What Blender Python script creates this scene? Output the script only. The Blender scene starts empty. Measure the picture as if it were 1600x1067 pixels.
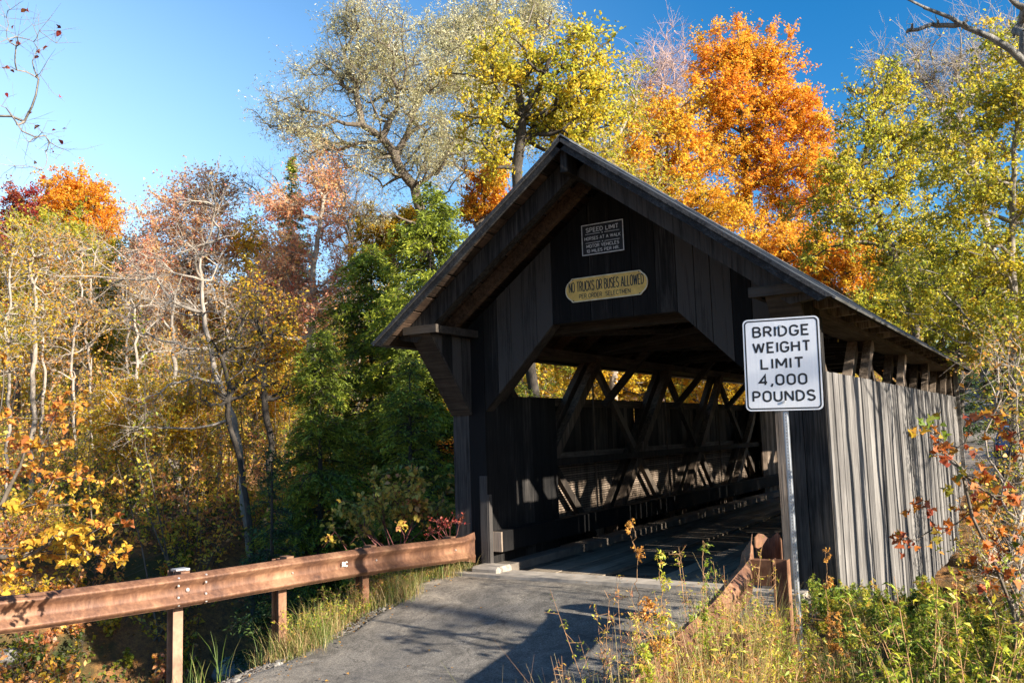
import bpy, bmesh, math, random
import numpy as np
from mathutils import Vector, Matrix
R_ = math.radians
rng = np.random.default_rng(7)
scene = bpy.context.scene
COL = scene.collection

# ------------------------------------------------------------------ camera
CP = np.array([4.6282, -9.8905, 1.8035]); YAW, PITCH, ROLL, FPX = -0.5546, 0.1057, -0.0309, 1360.0
def _basis():
    f = np.array([math.sin(YAW)*math.cos(PITCH), math.cos(YAW)*math.cos(PITCH), math.sin(PITCH)])
    r = np.array([math.cos(YAW), -math.sin(YAW), 0.0]); u = np.cross(r, f)
    return (math.cos(ROLL)*r+math.sin(ROLL)*u, -math.sin(ROLL)*r+math.cos(ROLL)*u, f)
CR, CU, CF = _basis()
cam_d = bpy.data.cameras.new('camera'); cam = bpy.data.objects.new('camera', cam_d); COL.objects.link(cam)
M = Matrix.Identity(4)
for i in range(3):
    M[i][0], M[i][1], M[i][2], M[i][3] = CR[i], CU[i], -CF[i], CP[i]
cam.matrix_world = M
cam_d.sensor_width = 36; cam_d.lens = 36*FPX/1600; cam_d.clip_start = 0.05; cam_d.clip_end = 3000
scene.camera = cam
def W(px, py, d):
    """surveyed bearing (photo pixel) and distance -> world point"""
    return CP + d*(CF + CR*(px-800)/FPX - CU*(py-533.5)/FPX)

# ------------------------------------------------------------------ light
EL, AZ = R_(20.9), R_(6.0)
SUN = Vector((math.cos(EL)*math.cos(AZ), -math.cos(EL)*math.sin(AZ), math.sin(EL)))
w = bpy.data.worlds.new('World'); scene.world = w; w.use_nodes = True
nt = w.node_tree; bg = nt.nodes['Background']
sky = nt.nodes.new('ShaderNodeTexSky'); sky.sky_type = 'NISHITA'; sky.sun_disc = False
sky.sun_elevation = EL; sky.sun_rotation = math.pi/2 + AZ
sky.air_density = 1.0; sky.dust_density = 0.8; sky.ozone_density = 3.0; sky.altitude = 300
hs = nt.nodes.new('ShaderNodeHueSaturation'); hs.inputs['Saturation'].default_value = 1.38; nt.links.new(sky.outputs[0], hs.inputs['Color']); 
_tc = nt.nodes.new('ShaderNodeTexCoord'); _sp = nt.nodes.new('ShaderNodeSeparateXYZ'); nt.links.new(_tc.outputs['Generated'], _sp.inputs[0])
def _m(op, a, b=0.0, clamp=False):
    x = nt.nodes.new('ShaderNodeMath'); x.operation = op; x.use_clamp = clamp
    for i, v in ((0, a), (1, b)):
        if isinstance(v, (int, float)): x.inputs[i].default_value = v
        else: nt.links.new(v, x.inputs[i])
    return x.outputs[0]
# the side of the sky away from the sun is hazier and paler, most of all low down
_away = _m('MULTIPLY', _m('ADD', _m('MULTIPLY', _sp.outputs[0], -1.0), -.15), 1.25, True)
_low = _m('SUBTRACT', 1.0, _m('MULTIPLY', _sp.outputs[2], 1.5), True)
_f = _m('MULTIPLY', _m('MULTIPLY', _away, _away), _m('ADD', _m('MULTIPLY', _low, 1.15), .06), True)
_mx = nt.nodes.new('ShaderNodeMix'); _mx.data_type = 'RGBA'; nt.links.new(_f, _mx.inputs[0]); nt.links.new(hs.outputs[0], _mx.inputs[6]); _mx.inputs[7].default_value = (5.3, 7.4, 9.5, 1)
nt.links.new(_mx.outputs[2], bg.inputs[0]); bg.inputs[1].default_value = 0.075
sd = bpy.data.lights.new('sun', 'SUN'); sd.energy = 5.0; sd.angle = R_(0.55); sd.color = (1.0, 0.90, 0.76)
so = bpy.data.objects.new('sun', sd); COL.objects.link(so); so.rotation_euler = SUN.to_track_quat('Z', 'Y').to_euler()
so.location = (60, -6, 30)
scene.view_settings.view_transform = 'Standard'; scene.view_settings.look = 'None'
scene.view_settings.gamma = 1.0; scene.view_settings.exposure = 1.55
scene.cycles.max_bounces = 6; scene.cycles.transparent_max_bounces = 4
scene.cycles.diffuse_bounces = 3; scene.cycles.glossy_bounces = 2; scene.cycles.transmission_bounces = 3

# ------------------------------------------------------------------ helpers
def tag(o, label=None, cat=None, group=None, kind=None):
    if label: o['label'] = label
    if cat: o['category'] = cat
    if group: o['group'] = group
    if kind: o['kind'] = kind
    return o
def empty(name, loc, label, cat, group=None):
    o = bpy.data.objects.new(name, None); COL.objects.link(o); o.location = loc
    o.empty_display_size = 0.3
    return tag(o, label, cat, group)
def link(name, me, mat, parent=None):
    o = bpy.data.objects.new(name, me); COL.objects.link(o)
    if mat is not None and not me.materials: me.materials.append(mat)
    if parent is not None:
        o.parent = parent
        if parent.type == 'EMPTY' or parent.parent is None:
            o.matrix_parent_inverse = Matrix.Translation(parent.location).inverted()
        if parent.parent is not None:
            o.matrix_parent_inverse = Matrix.Identity(4)
            o.location = (0, 0, 0)
    return o
def mesh_np(name, V, F, hue=None, smooth=False):
    """V (n,3), F (m,k) constant polygon size"""
    V = np.ascontiguousarray(V, dtype=np.float32); F = np.ascontiguousarray(F, dtype=np.int32)
    me = bpy.data.meshes.new(name); m, k = F.shape
    me.vertices.add(len(V)); me.vertices.foreach_set('co', V.ravel())
    me.loops.add(m*k); me.loops.foreach_set('vertex_index', F.ravel())
    me.polygons.add(m); me.polygons.foreach_set('loop_start', np.arange(0, m*k, k, dtype=np.int32))
    try: me.polygons.foreach_set('loop_total', np.full(m, k, dtype=np.int32))
    except Exception: pass
    if smooth: me.polygons.foreach_set('use_smooth', np.ones(m, dtype=bool))
    me.update(calc_edges=True)
    if hue is not None:
        a = me.attributes.new('hue', 'FLOAT', 'POINT'); a.data.foreach_set('value', np.ascontiguousarray(hue, dtype=np.float32))
    return me
class MB:
    """collects solid shapes for one mesh; hue = tone of each piece"""
    def __init__(s): s.v = []; s.f = []; s.h = []
    def add(s, vs, fs, hue=0.5):
        n = len(s.v); s.v += [tuple(p) for p in vs]; s.f += [tuple(n+i for i in f) for f in fs]; s.h += [hue]*len(vs)
    def box(s, a, b, hue=0.5):
        x0, y0, z0 = a; x1, y1, z1 = b
        s.hexa([(x0,y0,z0),(x1,y0,z0),(x1,y1,z0),(x0,y1,z0),(x0,y0,z1),(x1,y0,z1),(x1,y1,z1),(x0,y1,z1)], hue)
    def hexa(s, p, hue=0.5):
        s.add(p, [(3,2,1,0),(4,5,6,7),(0,1,5,4),(1,2,6,5),(2,3,7,6),(3,0,4,7)], hue)
    def bar(s, a, b, wd, ht, up=(0,0,1), hue=0.5):
        a = Vector(a); b = Vector(b); d = (b-a).normalized(); sd_ = d.cross(Vector(up)).normalized()*wd/2; u = sd_.cross(d).normalized()*ht/2
        s.hexa([a-sd_-u, a+sd_-u, b+sd_-u, b-sd_-u, a-sd_+u, a+sd_+u, b+sd_+u, b-sd_+u], hue)
    def tube(s, pts, rad, k=8, hue=0.5, cap=True):
        pts = [Vector(p) for p in pts]; n = len(pts); rad = rad if hasattr(rad, '__len__') else [rad]*n
        rings = []
        for i, p in enumerate(pts):
            d = (pts[min(i+1, n-1)]-pts[max(i-1, 0)]).normalized()
            r_ = Vector((0, 0, 1)) if abs(d.z) < .9 else Vector((1, 0, 0))
            a = d.cross(r_).normalized(); b = d.cross(a)
            rings.append([p+(a*math.cos(t)+b*math.sin(t))*rad[i] for t in [2*math.pi*j/k for j in range(k)]])
        vs = [q for r in rings for q in r]; fs = []
        for i in range(n-1):
            for j in range(k): fs.append((i*k+j, i*k+(j+1) % k, (i+1)*k+(j+1) % k, (i+1)*k+j))
        if cap: fs += [tuple(range(k))[::-1], tuple((n-1)*k+j for j in range(k))]
        s.add(vs, fs, hue)
    def prism(s, poly, ax, a, b, hue=0.5):
        """2D poly extruded along axis ax from a to b"""
        def P(u, v, t):
            return {0: (t, u, v), 1: (u, t, v), 2: (u, v, t)}[ax]
        n = len(poly); vs = [P(u, v, a) for u, v in poly]+[P(u, v, b) for u, v in poly]
        s.add(vs, [tuple(range(n)), tuple(range(2*n-1, n-1, -1))]+[(i, (i+1) % n, n+(i+1) % n, n+i) for i in range(n)], hue)
    def mesh(s, name, bevel=0):
        me = bpy.data.meshes.new(name); me.from_pydata(s.v, [], s.f)
        bm = bmesh.new(); bm.from_mesh(me)
        L = bm.verts.layers.float.new('hue')
        bm.verts.ensure_lookup_table()
        for v, h in zip(bm.verts, s.h): v[L] = h
        bmesh.ops.recalc_face_normals(bm, faces=bm.faces)
        if bevel: bmesh.ops.bevel(bm, geom=list(bm.edges), offset=bevel, segments=1, affect='EDGES')
        bm.to_mesh(me); bm.free(); me.update()
        return me
    def build(s, name, mat, parent=None, bevel=0):
        return link(name, s.mesh(name, bevel), mat, parent)

# ------------------------------------------------------------------ materials
class NT:
    def __init__(s, name):
        s.m = bpy.data.materials.new(name); s.m.use_nodes = True; s.t = s.m.node_tree
        s.b = s.t.nodes['Principled BSDF']; s.out = s.t.nodes['Material Output']
    def n(s, ty, **kw):
        x = s.t.nodes.new('ShaderNode'+ty)
        for k, v in kw.items(): setattr(x, k, v)
        return x
    def l(s, a, b): s.t.links.new(a, b)
    def noise(s, scale, vec=None, detail=4, rough=.6, dist=0):
        x = s.n('TexNoise'); x.inputs['Scale'].default_value = scale; x.inputs['Detail'].default_value = detail
        x.inputs['Roughness'].default_value = rough; x.inputs['Distortion'].default_value = dist
        if vec is not None: s.l(vec, x.inputs['Vector'])
        return x.outputs['Fac']
    def coords(s, scale=(1, 1, 1), kind='Object'):
        c = s.n('TexCoord'); m_ = s.n('Mapping'); m_.inputs['Scale'].default_value = scale
        s.l(c.outputs[kind], m_.inputs['Vector']); return m_.outputs[0]
    def ramp(s, fac, stops):
        r = s.n('ValToRGB'); e = r.color_ramp.elements
        while len(e) < len(stops): e.new(0.5)
        for i, (p, c) in enumerate(stops):
            e[i].position = p; e[i].color = (*c, 1) if len(c) == 3 else c
        s.l(fac, r.inputs[0]); return r.outputs[0]
    def mix(s, f, a, b, mode='MIX'):
        x = s.n('Mix', data_type='RGBA', blend_type=mode)
        for i, v in ((0, f), (6, a), (7, b)):
            if isinstance(v, (int, float)): x.inputs[i].default_value = v
            elif isinstance(v, tuple): x.inputs[i].default_value = (*v, 1)
            else: s.l(v, x.inputs[i])
        return x.outputs[2]
    def math(s, op, a, b=0.0, clamp=False):
        x = s.n('Math', operation=op, use_clamp=clamp)
        for i, v in ((0, a), (1, b)):
            if isinstance(v, (int, float)): x.inputs[i].default_value = v
            else: s.l(v, x.inputs[i])
        return x.outputs[0]
    def attr(s, name='hue'):
        a = s.n('Attribute'); a.attribute_name = name; return a.outputs['Fac']
    def bump(s, h, strength=.5, dist=.01):
        b = s.n('Bump'); b.inputs['Strength'].default_value = strength; b.inputs['Distance'].default_value = dist
        s.l(h, b.inputs['Height']); s.l(b.outputs[0], s.b.inputs['Normal'])
    def col(s, c): s.l(c, s.b.inputs['Base Color'])
    def rough(s, v): s.b.inputs['Roughness'].default_value = v

def wood(name, lo, mid, hi, axis=2, rough=.85, hv=.55):
    m = NT(name); sc = [22, 22, 22]; sc[axis] = 1.1
    c = m.coords(tuple(sc)); g = m.noise(1.0, c, 6, .65, .6)
    c2 = m.coords((1.3, 1.3, 1.3)); big = m.noise(1.0, c2, 3, .6)
    sc3 = [60, 60, 60]; sc3[axis] = 2.2
    fine = m.noise(1.0, m.coords(tuple(sc3)), 3, .6)
    h = m.attr()
    f = m.math('ADD', m.math('MULTIPLY', g, .75), m.math('MULTIPLY', big, .35))
    f = m.math('ADD', f, m.math('MULTIPLY', m.math('SUBTRACT', h, .5), hv))
    stn = m.noise(1.0, m.coords((5, 5, .8) if axis == 2 else (2, 2, 2)), 5, .75, 1.2)
    f = m.math('ADD', f, m.math('MULTIPLY', m.math('SUBTRACT', stn, .5), .55))
    f = m.math('ADD', f, m.math('MULTIPLY', m.math('SUBTRACT', fine, .5), .5))
    m.col(m.ramp(f, [(.28, lo), (.55, mid), (.85, hi)])); m.rough(rough)
    m.bump(m.math('ADD', g, fine), .6, .006)
    m.b.inputs['Specular IOR Level'].default_value = .25
    return m.m
def simple(name, c, rough=.6, metal=0, var=.25, scale=6, bump=.2):
    m = NT(name); n_ = m.noise(scale, m.coords(), 5, .65)
    lo = tuple(x*(1-var) for x in c); hi = tuple(min(1, x*(1+var)) for x in c)
    m.col(m.ramp(n_, [(.3, lo), (.7, hi)])); m.rough(rough); m.b.inputs['Metallic'].default_value = metal
    if bump: m.bump(m.noise(scale*6, m.coords(), 3), bump, .004)
    return m.m
def leafmat(name, stops, trans=.45, rough=.6):
    m = NT(name); h = m.attr(); c = m.ramp(h, stops)
    m.t.nodes.remove(m.b)
    d = m.n('BsdfDiffuse'); t = m.n('BsdfTranslucent'); x = m.n('MixShader'); x.inputs[0].default_value = trans
    g = m.n('BsdfGlossy'); g.inputs['Roughness'].default_value = .55; x2 = m.n('MixShader'); x2.inputs[0].default_value = .04
    m.l(c, d.inputs[0]); m.l(c, t.inputs[0])
    m.l(d.outputs[0], x.inputs[1]); m.l(t.outputs[0], x.inputs[2])
    m.l(x.outputs[0], x2.inputs[1]); m.l(g.outputs[0], x2.inputs[2]); m.l(x2.outputs[0], m.out.inputs[0])
    return m.m
def bark(name, lo, hi, s=5):
    m = NT(name); n_ = m.noise(s, m.coords((1, 1, .35)), 5, .7); n2 = m.noise(s*5, m.coords((1, 1, .3)), 4, .7)
    m.col(m.mix(.5, m.ramp(n_, [(.35, lo), (.65, hi)]), m.ramp(n2, [(.35, lo), (.65, hi)]))); m.rough(.9); m.bump(n2, .8, .02)
    return m.m
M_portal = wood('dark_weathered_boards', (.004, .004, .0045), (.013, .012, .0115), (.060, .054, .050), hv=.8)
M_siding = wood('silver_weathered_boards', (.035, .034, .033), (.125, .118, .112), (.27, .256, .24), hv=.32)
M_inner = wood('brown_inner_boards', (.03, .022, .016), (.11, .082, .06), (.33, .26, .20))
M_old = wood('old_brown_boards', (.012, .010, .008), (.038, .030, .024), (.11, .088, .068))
M_beamy = wood('dark_timber_lengthwise', (.035, .028, .022), (.09, .07, .055), (.20, .165, .13), axis=1)
M_beamx = wood('dark_timber_crosswise', (.012, .010, .009), (.03, .025, .021), (.07, .058, .048), axis=0)
M_sheath = wood('brown_roof_boards', (.010, .007, .005), (.038, .024, .016), (.12, .075, .05), axis=1)
M_trim = wood('grey_roof_trim', (.008, .008, .009), (.022, .022, .023), (.07, .07, .072), axis=1)
M_roof = simple('grey_roof_metal', (.13, .135, .14), .5, .3, .3, 3)
M_conc = simple('stained_concrete', (.34, .30, .25), .9, 0, .35, 4, .5)
M_dust = simple('dusty_kerb', (.15, .125, .10), .95, 0, .35, 5, .4)
M_barkgrey = bark('grey_bark', (.10, .085, .07), (.34, .30, .25))
M_barkpale = bark('pale_bark', (.17, .14, .11), (.46, .40, .33))
M_barkdark = bark('dark_bark', (.02, .017, .014), (.085, .07, .055))
M_barkmid = bark('brown_bark', (.05, .04, .03), (.20, .16, .12))
M_twigred = simple('reddish_twig', (.16, .05, .045), .7)
M_lichen = bark('lichen_bark', (.06, .055, .05), (.30, .29, .26), 9)

def rust(name):
    m = NT(name); a = m.noise(2.2, m.coords(), 6, .7); b = m.noise(9, m.coords((2.4, 2.4, .45)), 7, .8)
    c = m.mix(.45, m.ramp(a, [(.36, (.07, .034, .024)), (.5, (.20, .095, .050)), (.62, (.40, .22, .12))]),
              m.ramp(b, [(.36, (.045, .021, .016)), (.5, (.14, .062, .034)), (.64, (.31, .165, .10))]))
    m.col(c); m.rough(.62); m.b.inputs['Metallic'].default_value = .25; m.bump(b, .25, .004); return m.m
M_rust = rust('rusted_steel')
M_rustpost = simple('pale_rusted_post', (.30, .17, .11), .8, .1, .5, 5, .3)
M_galv = simple('galvanised_steel', (.48, .50, .52), .45, .6, .15, 20, .1)
M_hole = simple('hole_black', (.01, .01, .01), .9)
M_bolt = simple('bright_bolt', (.7, .68, .65), .35, .7)
# ------------------------------------------------------------------ terrain
def sst(t): t = np.clip(t, 0, 1); return t*t*(3-2*t)
_nw = [(rng.uniform(-1, 1, 2)*f, rng.uniform(0, 6.28), a) for f, a in [(.15, .5), (.3, .3), (.55, .18), (.9, .12), (1.7, .07), (2.9, .045), (4.5, .03)] for _ in range(3)]
def wob(x, y):
    z = 0
    for (k, p, a) in _nw: z = z+a*np.sin(k[0]*x*2+k[1]*y*2+p)
    return z*.5
STREAM = np.array([(60, 5), (22, 9), (8, 7.5), (0, 7), (-5, 3.5), (-7.5, -2), (-10, -9), (-16, -20), (-30, -45)], float)
def dseg(x, y, P):
    best = np.full(np.shape(x), 1e9)
    for a, b in zip(P[:-1], P[1:]):
        d = b-a; t = np.clip(((x-a[0])*d[0]+(y-a[1])*d[1])/(d@d), 0, 1)
        best = np.minimum(best, np.hypot(x-a[0]-t*d[0], y-a[1]-t*d[1]))
    return best
def zroad(y):
    return np.where(y < 14, np.interp(y, [-40, -8, -5, -3.2, -1.0, 0], [-1.2, -.78, -.62, -.46, -.04, 0]), np.interp(y, [28, 36, 60, 120], [0, .25, 2.0, 8]))
def ground(x, y):
    x = np.asarray(x, float); y = np.asarray(y, float)
    D = np.hypot(x-4.6, y+9.9)
    hb = -.35+.085*np.clip(D-26, 0, 90)+.14*np.clip(D-70, 0, 60)*.5
    hb = hb+wob(x, y)*np.interp(D, [3, 15, 60], [.15, .55, 1.8])
    ds = dseg(x, y, STREAM)
    z = -3.5+(hb+3.5)*sst((ds-1.8)/5.2)+.1*wob(x*3, y*3)
    # road embankment
    near = (y < .6); far = (y > 14.0)
    c = np.abs(x-.0)
    xl = np.where(x < 0, -2.62, 2.62); e = np.abs(x)-2.62
    wl = np.where(x < 0, 0.9, 2.2)
    k = 1-sst(e/wl)
    k = np.where(near | far, k, 0)
    ey = np.where(near, 1, np.where(far, 1, 0))
    zr = zroad(y)-.05-.06*(e > 0)*np.clip(e, 0, 1)
    z = z*(1-k)+zr*k
    # the verge where the sign stands
    kv = np.exp(-((x-4.2)/2.2)**2-((y+7.6)/2.7)**2)
    z = np.where(x > 2.7, z*(1-kv)+(-.30)*kv, z)
    return z
def axis_pts(lo, hi, c0, c1, fine, grow=1.09):
    a = list(np.arange(c0, c1, fine)); s = fine; p = c0; L = []
    while p > lo: s *= grow; p -= s; L.append(p)
    s = fine; p = a[-1]; Rr = []
    while p < hi: s *= grow; p += s; Rr.append(p)
    return np.array(L[::-1]+a+Rr)
gx = axis_pts(-500, 450, -14, 10, .16); gy = axis_pts(-120, 700, -9, 20, .16)
X, Y = np.meshgrid(gx, gy, indexing='ij'); Z = ground(X, Y)
ny = len(gy); idx = np.arange(len(gx)*ny).reshape(len(gx), ny)
F = np.stack([idx[:-1, :-1], idx[1:, :-1], idx[1:, 1:], idx[:-1, 1:]], -1).reshape(-1, 4)
m = NT('forest_floor'); co = m.coords()
a = m.noise(.35, co, 5, .7); b = m.noise(9, co, 5, .75); c = m.noise(60, co, 3, .8)
litter = m.ramp(m.math('ADD', m.math('MULTIPLY', b, .55), m.math('MULTIPLY', c, .45)), [(.34, (.07, .04, .02)), (.47, (.22, .11, .045)), (.56, (.42, .20, .06)), (.68, (.58, .33, .10))])
moss = m.ramp(c, [(.3, (.02, .03, .008)), (.7, (.09, .10, .025))])
m.col(m.mix(m.ramp(a, [(.48, (0, 0, 0)), (.6, (1, 1, 1))]), litter, moss)); m.rough(.95); m.bump(m.math('ADD', b, c), .9, .06)
M_ground = m.m
tag(link('ground', mesh_np('ground', np.stack([X, Y, Z], -1).reshape(-1, 3), F, smooth=True), M_ground), kind='structure')

# stream water
def strip(name, path, wd, z, mat, sub=1):
    P = np.array(path, float); T = np.gradient(P, axis=0); T /= np.linalg.norm(T, axis=1)[:, None]; Nn = np.stack([-T[:, 1], T[:, 0]], 1)
    V = np.concatenate([np.c_[P+Nn*wd, np.full(len(P), z)], np.c_[P-Nn*wd, np.full(len(P), z)]]); n = len(P)
    return link(name, mesh_np(name, V, np.array([(i, i+1, n+i+1, n+i) for i in range(n-1)])), mat)
m = NT('stream_water'); m.b.inputs['Base Color'].default_value = (.012, .016, .012, 1); m.rough(.08); m.b.inputs['IOR'].default_value = 1.33
m.bump(m.noise(5, m.coords(), 3), .25, .03)
tag(strip('stream_water', STREAM, 3.0, -3.28, m.m), kind='structure')

# roads
def road_sheet(name, ys, xl, xr, off, mat, nx=40):
    ys = np.asarray(ys); t = np.linspace(0, 1, nx)
    Xl = xl(ys); Xr = xr(ys); XX = Xl[:, None]+(Xr-Xl)[:, None]*t[None]; YY = np.repeat(ys[:, None], nx, 1)
    crown = .02*(1-(2*t-1)**2)[None]
    edge = -.045*((np.abs(2*t-1) > .955).astype(float))[None]
    ZZ = zroad(YY)+off+crown*(np.abs(YY) > .4)+edge+.008*wob(XX*4, YY*4)
    ii = np.arange(len(ys)*nx).reshape(len(ys), nx)
    F = np.stack([ii[:-1, :-1], ii[:-1, 1:], ii[1:, 1:], ii[1:, :-1]], -1).reshape(-1, 4)
    return tag(link(name, mesh_np(name, np.stack([XX, YY, ZZ], -1).reshape(-1, 3), F, smooth=True), mat), kind='structure')
m = NT('worn_asphalt'); co = m.coords(); a = m.noise(.9, co, 5, .65, .5); b = m.noise(180, co, 2, .7); c = m.noise(28, co, 4, .7)
grit = m.ramp(b, [(.33, (.075, .070, .062)), (.52, (.165, .153, .135)), (.70, (.40, .37, .32))])
dust_and_sun = m.ramp(c, [(.35, (.28, .235, .18)), (.7, (.50, .43, .34))])  # sandy dust, its tan raised to carry the sunlit patch of road
sx = m.n('SeparateXYZ'); tc = m.n('TexCoord'); m.l(tc.outputs['Object'], sx.inputs[0])
ex = m.math('MULTIPLY', m.math('ABSOLUTE', sx.outputs[0]), .38)
ey = m.math('MULTIPLY', m.math('ADD', sx.outputs[1], 2.6), .42, True)  # paler towards the portal: dust plus sunlight put into the colour
fac = m.math('ADD', m.math('MULTIPLY', m.math('SUBTRACT', a, .5), 1.6), m.math('ADD', m.math('SUBTRACT', ex, .62), m.math('MULTIPLY', ey, .75)), True)
vo = m.n('TexVoronoi', feature='DISTANCE_TO_EDGE'); vo.inputs['Scale'].default_value = .75
wv = m.n('Mapping'); dn = m.n('TexNoise'); dn.inputs['Scale'].default_value = 2.5; dn.inputs['Detail'].default_value = 6; m.l(co, dn.inputs['Vector'])
va = m.n('VectorMath', operation='MULTIPLY_ADD'); m.l(dn.outputs['Color'], va.inputs[0]); va.inputs[1].default_value = (.9, .9, .9); m.l(co, va.inputs[2]); m.l(va.outputs[0], vo.inputs['Vector'])
crack = m.ramp(vo.outputs['Distance'], [(.003, (.45, .44, .43)), (.008, (1, 1, 1))])
stain = m.ramp(m.noise(3.2, co, 6, .75, .8), [(.36, (.55, .54, .53)), (.6, (1.15, 1.13, 1.1))])
agg = m.ramp(m.noise(48, co, 2, .9), [(.38, (.62, .62, .62)), (.5, (1, 1, 1)), (.62, (1.0, 1.0, 1.0)), (.70, (1.7, 1.65, 1.55))])
trk = m.math('SUBTRACT', 1.0, m.math('MULTIPLY', m.math('ABSOLUTE', m.math('SUBTRACT', m.math('ABSOLUTE', m.math('ADD', sx.outputs[0], m.math('MULTIPLY', m.noise(.8, co, 3), .5))), .85)), 3.2), True)
surf = m.mix(m.math('MULTIPLY', trk, .38), m.mix(1.0, m.mix(.8, m.mix(fac, grit, dust_and_sun), crack, 'MULTIPLY'), stain, 'MULTIPLY'), (.085, .082, .080))
m.col(m.mix(1.0, surf, agg, 'MULTIPLY')); m.rough(.88); m.bump(m.math('ADD', b, m.math('MULTIPLY', c, .5)), .6, .006)
# tar joint cracks
M_asph = m.m
wl = lambda y: -2.42-.0*y+.10*np.sin(y*2.3)+.05*np.sin(y*7.1)
wr = lambda y: 2.30+.07*np.sin(y*1.9+1)
road_sheet('road', np.linspace(-42, .05, 240), wl, wr, .0, M_asph, 60)
road_sheet('far_road', np.linspace(14.55, 118, 160), lambda y: -2.9-.5*sst((y-16)/8)+0*y, lambda y: 2.4+1.2*sst((y-18)/10), .02, M_asph, 24)
# patches of fresh tar / sand marks laid on the road in front of the deck
# ------------------------------------------------------------------ the covered bridge
L = 14.6; HW = 2.5; SL = (5.17-3.03)/2.85; APX = 5.17
rz = lambda x: APX-abs(x)*SL              # top of roof boards
br = empty('covered_bridge', (0, 0, 0), 'weathered covered bridge of dark vertical boards with a gabled roof', 'covered bridge')
rnd = random.Random(3)
# portal: vertical boards around the chamfered opening
def portal_boards(y0, y1, mirror=1):
    mb = MB(); brk = [-2.5, -1.96, -.86, 0, .86, 1.96, 2.5]; xs = []
    for a, b in zip(brk[:-1], brk[1:]):
        n = max(1, round((b-a)/rnd.uniform(.21, .27))); c = [a+(b-a)*(i+(rnd.uniform(-.12, .12) if 0 < i < n else 0))/n for i in range(n+1)]
        xs += list(zip(c[:-1], c[1:]))
    def zb(x):
        x = abs(x)
        if x >= 1.96-1e-6: return -.03
        if x <= .86: return 3.21
        return 3.21-(x-.86)*(3.21-2.12)/1.1
    for a, b in xs:
        mid = (a+b)/2; e = .004; aa, bb = a+e, b-e
        eb = 1e-4*(1 if b > a else -1)
        if abs(mid) > 1.96: z0a = z0b = rnd.uniform(-.04, .0)
        else: z0a, z0b = zb(aa), zb(bb)
        z1a, z1b = rz(aa)-.22, rz(bb)-.22; dy = rnd.uniform(-.006, .006); h = rnd.uniform(.05, .95)
        Y0, Y1 = y0+dy, y1+dy
        mb.hexa([(aa, Y0, z0a), (bb, Y0, z0b), (bb, Y1, z0b), (aa, Y1, z0a), (aa, Y0, z1a), (bb, Y0, z1b), (bb, Y1, z1b), (aa, Y1, z1a)], h)
        # batten gap backing so no light leaks through the gable
    return mb
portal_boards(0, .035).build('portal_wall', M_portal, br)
portal_boards(L-.04, L).build('portal_wall', M_inner, br)
def portal_frame(y0, y1):
    mb = MB()
    mb.prism([(-1.955, 2.12), (-.86, 3.205), (-.86, 3.36), (-2.06, 2.16)], 1, y0, y1, .5)
    mb.prism([(1.955, 2.12), (.86, 3.205), (.86, 3.36), (2.06, 2.16)], 1, y0, y1, .4)
    mb.box((-.855, y0, 3.215), (.855, y1, 3.36), .3)
    return mb
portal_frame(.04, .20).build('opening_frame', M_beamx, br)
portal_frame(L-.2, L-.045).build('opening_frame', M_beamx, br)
# corner posts and jamb sheathing at both mouths
for sx_ in (-1, 1):
    mb = MB()
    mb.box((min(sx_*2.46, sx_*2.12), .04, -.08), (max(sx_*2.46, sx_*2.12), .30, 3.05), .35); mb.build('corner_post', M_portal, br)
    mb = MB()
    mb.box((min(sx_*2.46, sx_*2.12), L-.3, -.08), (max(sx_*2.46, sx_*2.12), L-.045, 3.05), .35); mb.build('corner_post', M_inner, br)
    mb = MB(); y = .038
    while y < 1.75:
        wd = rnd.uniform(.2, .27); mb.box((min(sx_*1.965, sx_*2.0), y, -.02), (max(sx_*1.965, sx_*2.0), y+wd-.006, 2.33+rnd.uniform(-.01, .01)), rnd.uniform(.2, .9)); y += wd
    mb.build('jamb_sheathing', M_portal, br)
    mb = MB(); y = L-1.6
    while y < L-.1:
        wd = .23; mb.box((min(sx_*1.965, sx_*2.0), y, -.02), (max(sx_*1.965, sx_*2.0), y+wd-.006, 2.33), rnd.uniform(.2, .9)); y += wd
    mb.build('jamb_sheathing', M_inner, br)
mb = MB(); mb.box((1.955, -.03, -.02), (2.085, -.004, 2.10), .9); mb.build('corner_board', M_inner, br)
mb = MB(); mb.box((-2.07, -.025, -.02), (-1.955, -.004, 1.25), .8); mb.box((-1.96, -.02, -.02), (-1.93, .06, 1.0), .9); mb.build('corner_board', M_portal, br)
# long side walls: vertical siding with gaps, open above
def side_wall(x0, x1, mat):
    mb = MB(); y = .04
    while y < L-.02:
        wd = min(rnd.choice([.14, .17, .2, .23, .26])*rnd.uniform(.9, 1.1), L-y); g = rnd.choice([.003, .004, .008, .013, .018]); h = min(1, max(0, rnd.gauss(.5, .28)))
        dx = rnd.uniform(-.012, .012); zb = -.94+rnd.uniform(-.05, .04)-.012*y*.5; zt = 2.385+rnd.uniform(-.006, .006); tw = rnd.uniform(-.005, .005)
        mb.hexa([(x0+dx, y, zb), (x1+dx, y, zb), (x1+dx+tw, y+wd-g, zb), (x0+dx+tw, y+wd-g, zb), (x0+dx, y, zt), (x1+dx, y, zt), (x1+dx+tw, y+wd-g, zt), (x0+dx+tw, y+wd-g, zt)], h); y += wd
    return mb
side_wall(2.50, 2.522, M_siding).build('side_wall', M_siding, br)
lw = side_wall(-2.522, -2.50, M_beamx).build('side_wall', M_old, br)
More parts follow.
